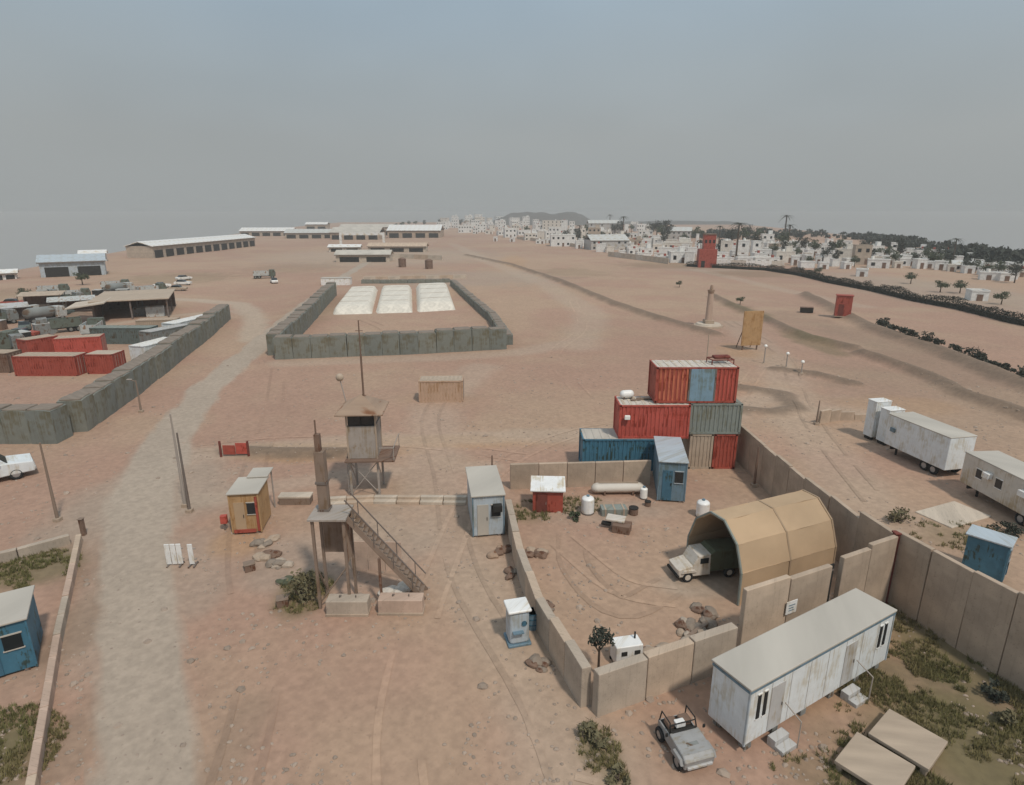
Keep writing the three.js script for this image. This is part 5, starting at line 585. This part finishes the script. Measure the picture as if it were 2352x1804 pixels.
{ // scrapped lorries, cars
  const truck = (mat, box, tank) => { const o = new THREE.Group(); o.name = 'scrap_lorry'; part(o, 'cab', extr([[2.9, .7], [3.0, 1.6], [2.7, 2.5], [1.4, 2.55], [1.35, .7]], 2.2, .08), mat); part(o, 'windscreen', bx(.05, .75, 1.8, 2.9, 1.65, 0, 0, .3), M.glass); if (tank) { const g = new THREE.CapsuleGeometry(1.0, 3.2, 6, 14); g.rotateZ(Math.PI / 2); g.translate(-1.1, 1.75, 0); part(o, 'tank', fix(g), box); } else part(o, 'cargo_box', [bx(4.4, .25, 2.3, -1.1, .9, 0), bx(4.4, 1.1, .1, -1.1, 1.15, 1.1), bx(4.4, 1.1, .1, -1.1, 1.15, -1.1), bx(.1, 1.1, 2.2, -3.25, 1.15, 0)], box); part(o, 'chassis', bx(6, .25, .9, -.2, .62, 0), M.dark); wheelsOn(o, [[2.1, .95], [2.1, -.95], [-1.6, .95], [-1.6, -.95], [-2.7, .95], [-2.7, -.95]], .5, .32, M.scrapGrey); o.userData = { label: tank ? 'rusty tanker lorry parked in the scrap yard' : box === M.scrapWhite ? 'lorry with a pale open cargo bed in the scrap yard' : 'dark open bed lorry parked in the scrap yard', category: 'truck', group: tank ? 'tanker lorries in the scrap yard' : box === M.scrapWhite ? 'pale bed lorries in the scrap yard' : 'dark bed lorries in the scrap yard' }; return o; };
  const car = (mat, lab, grp) => { const o = new THREE.Group(); o.name = 'scrap_car'; part(o, 'body', extr([[2.1, .4], [2.15, .75], [1.1, .9], [-1.9, .92], [-2.1, .7], [-2.05, .4]], 1.7, .07), mat); part(o, 'cabin', extr([[.95, .88], [.4, 1.4], [-1.0, 1.42], [-1.6, .9]], 1.5, .06), M.glass); part(o, 'roof', rb(1.5, .06, 1.36, -.3, 1.4, 0, .02), mat); wheelsOn(o, [[1.35, .75], [1.35, -.75], [-1.3, .75], [-1.3, -.75]], .33, .22, M.scrapGrey); o.userData = { label: lab, category: 'car', group: grp }; return o; };
  scrapKinds.push(truck(M.scrapGreen, M.scrapWhite), truck(M.scrapGrey, M.scrapGreen), truck(M.scrapWhite, M.scrapGrey, true), car(M.scrapWhite, 'pale car parked in the scrap yard', 'pale cars in the scrap yard'), car(M.teal, 'dark teal car parked in the scrap yard', 'dark cars in the scrap yard'), car(M.redDark, 'rust red car parked in the scrap yard', 'red cars in the scrap yard'), car(M.cleanWhite, 'clean white car parked beyond the scrap yard', 'white cars beyond the scrap yard'), car(M.beige, 'beige car parked in the scrap yard', 'beige cars in the scrap yard'));
  const spots = [[-68, -98, 0, 1], [-76, -101, 1, 2], [-84, -104, 4, 1], [-72, -104, 3, 1], [-88, -98, 2, .3], [-80, -94, 3, .8], [-92, -108, 1, .4], [-98, -112, 0, .3], [-86, -112, 2, .5], [-95, -120, 7, .2], [-90, -126, 0, .6], [-84, -132, 2, .4], [-96, -132, 1, .5], [-100, -140, 0, .2], [-92, -142, 7, .3], [-88, -150, 0, .4], [-97, -152, 2, .5], [-104, -124, 4, .6], [-108, -132, 5, .3], [-112, -118, 1, .2], [-76, -88, 0, .2], [-84, -88, 4, .4], [-90, -90, 3, 1.2], [-72, -84, 1, .3], [-99, -104, 3, .4], [-104, -110, 0, .3], [-110, -144, 7, .2], [-116, -128, 2, .3], [-82, -140, 5, .2], [-103, -160, 0, .3], [-94, -165, 6, .2], [-118, -158, 3, .4], [-92, -172, 6, .2], [-76, -190, 0, .3], [-68, -176, 6, .9], [-99, -186, 6, .5], [-86, -116, 4, .7], [-79, -97, 5, .1], [-94, -98, 1, .9], [-102, -117, 2, .1], [-89, -135, 4, .2], [-106, -138, 1, .4], [-81, -107, 7, .5], [-96, -146, 5, .8], [-70, -91, 4, .3], [-86, -158, 7, .2], [-112, -150, 0, .1]];
  for (const [x, z, k, t] of spots) copyOf(scrapKinds[k], x, z, t * 2 + R(-.3, .3));
}
const crateMats = [[M.scrapWhite, 'pale'], [M.scrapGrey, 'grey'], [M.teal, 'teal'], [M.brown, 'brown'], [M.whiteWarm, 'cream'], [M.dark, 'black']];
for (let i = 0; i < 34; i++) { const x = R(-108, -66), z = R(-150, -86); if (lined(x, z, [[-80, -112], [-70, -130]]) < 11 || x > -66 - (-z - 86) * .35) continue; const [m, c] = crateMats[i % 6], o = thing('scrap_crate', c + ' dented crate among the scrap yard lorries', 'crate', x, z, R(0, 3), c + ' crates in the scrap yard'), w = R(1.2, 3.2), h = R(.8, 2.0), d = R(1, 2); part(o, 'box', rb(w, h, d, 0, 0, 0, .06), m); part(o, 'lid', rb(w * 1.04, .1, d * 1.04, 0, h, 0, .03), i % 2 ? M.scrapWhite : m); part(o, 'skid', bx(w * .9, .1, .2, 0, -.05, d * .3), M.dark); }
for (const [x, z, t, m, c] of [[-88, -122, .6, M.scrapWhite, 'pale'], [-100, -130, .4, M.beige, 'tan'], [-94, -112, .7, M.greyWhite, 'grey']]) { const o = thing('lean_to', c + ' sheet roofed lean-to standing open among the scrap lorries', 'shelter', x, z, t); part(o, 'roof', bx(8, .1, 4.4, 0, 2.7, 0, 0, 0, .1), m); for (const a of [-3.7, 3.7]) for (const b of [-1.9, 1.9]) part(o, 'post', bx(.15, 2.7, .15, a, 0, b), M.steel); part(o, 'back_sheet', bx(7.6, 2, .06, 0, .2, -1.95), M.brown); }
// ------------------------------------------------------------------ yard clutter
{ const o = thing('upturned_boat', 'long pale upturned hull lying against the back wall of the yard', 'hull', 7.5, -39.4, .02); const g = new THREE.CapsuleGeometry(.42, 3.0, 6, 14); g.rotateZ(Math.PI / 2); g.scale(1, .8, 1); const p = g.attributes.position; for (let i = 0; i < p.count; i++) p.setY(i, p.getY(i) - .05 * p.getX(i) ** 2 * .6 + .55); g.computeVertexNormals(); part(o, 'hull', fix(g), M.whiteWarm); part(o, 'keel', bx(2.8, .06, .08, 0, .84, 0), M.wall3); part(o, 'trestle', [bx(.12, .42, .8, -1, 0, 0), bx(.12, .42, .8, 1, 0, 0)], M.brown); }
for (const [x, z, r, h, l, m] of [[5.0, -36.5, .42, 1.15, 'bright white round water tank in the yard', M.cleanWhite], [12.45, -36.0, .42, 1.1, 'bright white tank beside the far corner of the hangar', M.cleanWhite], [9.15, -38.6, .25, .8, 'small white gas bottle near the hull', M.lamp]]) { const o = thing('water_tank', l, 'tank', x, z); part(o, 'tank', cyl(r, r, h * .8, 0, .1, 0, 18), m); const g = new THREE.SphereGeometry(r, 16, 8, 0, 6.284, 0, 1.571); g.scale(1, .5, 1); g.translate(0, .1 + h * .8, 0); part(o, 'dome', fix(g), m); part(o, 'stand', cyl(r * 1.05, r * 1.05, .12, 0, 0, 0, 14), M.steel); part(o, 'cap', cyl(.1, .1, .08, 0, .1 + h * .8 + r * .5, 0, 10), M.slateBlue); }
{ const o = thing('machine_frame', 'dark machine block with a pale cover lying in the open yard', 'machine', 6.6, -34.3, -.35); part(o, 'block', rb(1.1, .55, .9, .3, 0, .1, .05), M.brown); part(o, 'cover', rb(1.2, .18, .8, -.15, .55, -.2, .07), M.whiteWarm); part(o, 'arm', rb(.6, .2, .3, -.7, .2, .0, .05), M.dark); }
{ const o = thing('grey_crate', 'flat grey crate behind the dark machine block', 'crate', 6.7, -36.4, .05); part(o, 'box', rb(1.7, .5, .8, 0, 0, 0, .03), M.greenGrey); for (const x of [-.6, 0, .6]) part(o, 'batten', bx(.1, .52, .86, x, 0, 0), M.wall3); }
for (const [x, z, s, l] of [[8.0, -36.3, .5, 'dark tyre shaped scrap beside the grey crate'], [9.2, -37.5, .35, 'small dark drum near the white gas bottle']]) { const o = thing('scrap_drum', l, 'drum', x, z, .4); part(o, 'barrel', cyl(s * .6, s * .6, s, 0, 0, 0, 14), M.brown); part(o, 'rim', cyl(s * .64, s * .64, .05, 0, s * .92, 0, 14), M.dark); }
{ const o = thing('generator', 'white generator box with dark vents beside the sapling', 'generator', 5.05, -22.6, .2); part(o, 'housing', rb(1.25, .95, .75, 0, .12, 0, .06), M.cleanWhite); part(o, 'skid', [bx(1.3, .12, .1, 0, 0, .28), bx(1.3, .12, .1, 0, 0, -.28)], M.dark); for (const x of [-.25, .35]) part(o, 'vent', bx(.26, .2, .03, x, .62, .385), M.dark); part(o, 'exhaust', bar(V(.4, 1.05, -.1), V(.4, 1.4, -.1), .04), M.dark); }
function heap(name, label, x, z, w, h, n, mats, cat = 'rubble', piece = 'lump') { const o = thing(name, label, cat, x, z, R(0, 6)); for (let i = 0; i < n; i++) { const s = R(.12, .34), g = new THREE.IcosahedronGeometry(s, 1), p = g.attributes.position; for (let k = 0; k < p.count; k++) { const f = .65 + .7 * vnoise(p.getX(k) * 5 + i * 3, p.getY(k) * 5 + p.getZ(k) * 4, 6); p.setXYZ(k, p.getX(k) * f * 1.3, p.getY(k) * f * .75, p.getZ(k) * f); } g.computeVertexNormals(); const a = R(0, 6.28), r = Math.sqrt(rnd()) * w; g.translate(Math.cos(a) * r, Math.max(s * .3, h * (1 - r / w) * R(.3, 1)), Math.sin(a) * r * .6); part(o, piece, fix(g), mats[i % mats.length]); } return o; }
const RB = [M.rubble, M.brown, M.wall3, M.conc];
heap('rubble_heap', 'dark rubble strip behind the low front wall', 6.4, -22.9, 1.1, .3, 16, RB); heap('rubble_heap', 'broken boards and rubble beside the tall wall end', 8.5, -24.2, 1.1, .4, 18, RB); heap('rubble_heap', 'brown debris pile below the hangar corner', 9.4, -25.6, .8, .4, 12, [M.brown, M.rubble]); heap('rubble_heap', 'dark debris outside the middle of the low yard wall', 0, -29.6, .6, .25, 8, [M.brown, M.rubble]); heap('rubble_heap', 'brown debris outside the low yard wall near its corner', 1.15, -22.3, .55, .25, 8, [M.brown, M.rubble]); heap('rubble_heap', 'row of debris inside the low yard wall', 1.3, -31.4, .6, .25, 8, [M.brown, M.wall3]); heap('rubble_heap', 'reddish debris outside the yard wall below the sentry booth', -.75, -31.6, .5, .3, 9, [M.brown, M.roofBrown]); heap('rubble_heap', 'small stones inside the yard near the wall bend', 1.75, -26.2, .35, .2, 6, RB);
heap('rubble_heap', 'grey rubble heap in front of the ochre guard hut', -14.9, -32.6, .7, .3, 12, [M.wall3, M.rubble]); heap('rubble_heap', 'low grey debris beside the grey rubble heap', -14.3, -31.2, .6, .25, 9, [M.wall3, M.brown]); heap('rubble_heap', 'mixed debris between guard hut and stair tower', -12, -28.6, .5, .3, 8, [M.olive, M.rubble]); heap('rubble_heap', 'scattered pale debris near the mixed debris', -13.2, -30.2, .6, .2, 8, [M.conc, M.rubble]);
for (const [x, z, l] of [[-14.6, -29.8, 'dark square crate on the bare ground near the grey debris'], [-11.6, -26.6, 'small dark box left of the olive shrub'], [-10.3, -14.2, 'dark plank lying on the road edge']]) { const o = thing('scrap_box', l, 'crate', x, z, R(0, 1)); const pl = l.includes('plank'); part(o, 'box', rb(pl ? 1.1 : .55, pl ? .1 : .42, pl ? .22 : .5, 0, 0, 0, .03), M.brown); part(o, 'lid', rb(pl ? .9 : .6, .05, pl ? .26 : .55, 0, pl ? .1 : .42, 0, .02), M.wood); }
{ const o = thing('block_bench', 'dark timber bench block beside the low kerb wall', 'bench', -14.8, -38.0, .03); part(o, 'seat', rb(2.2, .14, .8, 0, .5, 0, .03), M.concPale); part(o, 'front_board', rb(2.1, .5, .1, 0, 0, .32, .02), M.wood); part(o, 'end_board', [bx(.1, .5, .7, -1, 0, 0), bx(.1, .5, .7, 1, 0, 0)], M.wood); }
{ const o = thing('timber_beam', 'long timber beam lying in rubble by the tall wall end', 'timber', 9.0, -24.6, .7); part(o, 'beam', rb(2.2, .18, .2, 0, .12, 0, .02), M.wood); part(o, 'offcut', rb(1.2, .12, .16, .4, .02, .4, .02, .4), M.brown); }
// ------------------------------------------------------------------ loose stuff
{ // dry grass tufts
  const P = []; for (let i = 0; i < 11; i++) { const a = R(0, 6.28), l = R(.12, .3), b = R(.01, .02), x = R(-.07, .07), z = R(-.07, .07), lean = R(.02, .16); P.push(x - Math.sin(a) * b, 0, z + Math.cos(a) * b, x + Math.sin(a) * b, 0, z - Math.cos(a) * b, x + Math.cos(a) * lean, l, z + Math.sin(a) * lean); }
  const g = new THREE.BufferGeometry(); g.setAttribute('position', new THREE.Float32BufferAttribute(P, 3)); g.computeVertexNormals();
  const near = GRASSY.filter(o => o[1] > -45), N = 9000, m = new THREE.InstancedMesh(fix(g), new THREE.MeshStandardMaterial({ color: L3(1, 1, 1), roughness: 1, side: THREE.DoubleSide }), N), q = new THREE.Matrix4(), wsum = near.reduce((a, o) => a + o[2] * o[3] * o[4], 0), c = new THREE.Color(); let n = 0;
  while (n < N) { let t = rnd() * wsum, o = near[0]; for (o of near) { t -= o[2] * o[3] * o[4]; if (t < 0) break; } const a = R(0, 6.28), r = Math.sqrt(rnd()) * 1.15, x = o[0] + Math.cos(a) * r * o[2], z = o[1] + Math.sin(a) * r * o[3]; if (fbm(x / 1.1, z / 1.1, 3, 19) < .36 + r * .1) continue; const s = R(.5, 1.25); q.makeRotationY(R(0, 6.28)).scale(V(s, s * R(.6, 1.1), s)).setPosition(x, hgt(x, z) - .01, z); m.setMatrixAt(n, q); const k = R(.8, 1.2), d = vnoise(x / 1.7, z / 1.7, 23); m.setColorAt(n, c.setRGB(mix(.11, .22, d) * k, mix(.115, .175, d) * k, mix(.035, .08, d) * k)); n++; }
  m.name = 'dry_grass'; m.userData = { kind: 'stuff', label: 'short dry olive grass in the near corners', category: 'grass' }; m.castShadow = m.receiveShadow = true; scene.add(m);
}
{ // stones
  const g = new THREE.IcosahedronGeometry(.07, 0), m = new THREE.InstancedMesh(fix(g), new THREE.MeshStandardMaterial({ color: L3(1, 1, 1), roughness: 1 }), 6500), q = new THREE.Matrix4(), c = new THREE.Color(); let n = 0;
  while (n < 6500) { const z = -13 - Math.pow(rnd(), 1.6) * 70, x = R(-.9, .9) * (-z + 6); if (fbm(x / 4, z / 4, 3, 29) < .5) continue; const s = R(.4, 1.5) * (rnd() < .04 ? 2.2 : 1); q.makeRotationY(R(0, 6.28)).scale(V(s * R(.8, 1.4), s * .7, s)).setPosition(x, hgt(x, z), z); m.setMatrixAt(n, q); const k = R(.75, 1.15); m.setColorAt(n, c.setRGB(.34 * k, .265 * k, .21 * k)); n++; }
  m.name = 'loose_stones'; m.userData = { kind: 'stuff', label: 'small loose stones scattered over the bare ground', category: 'stones' }; m.castShadow = m.receiveShadow = true; scene.add(m);
}
scene.traverse(o => { if (o.isMesh) { o.castShadow = true; o.receiveShadow = true; } });
renderer.render(scene, camera);
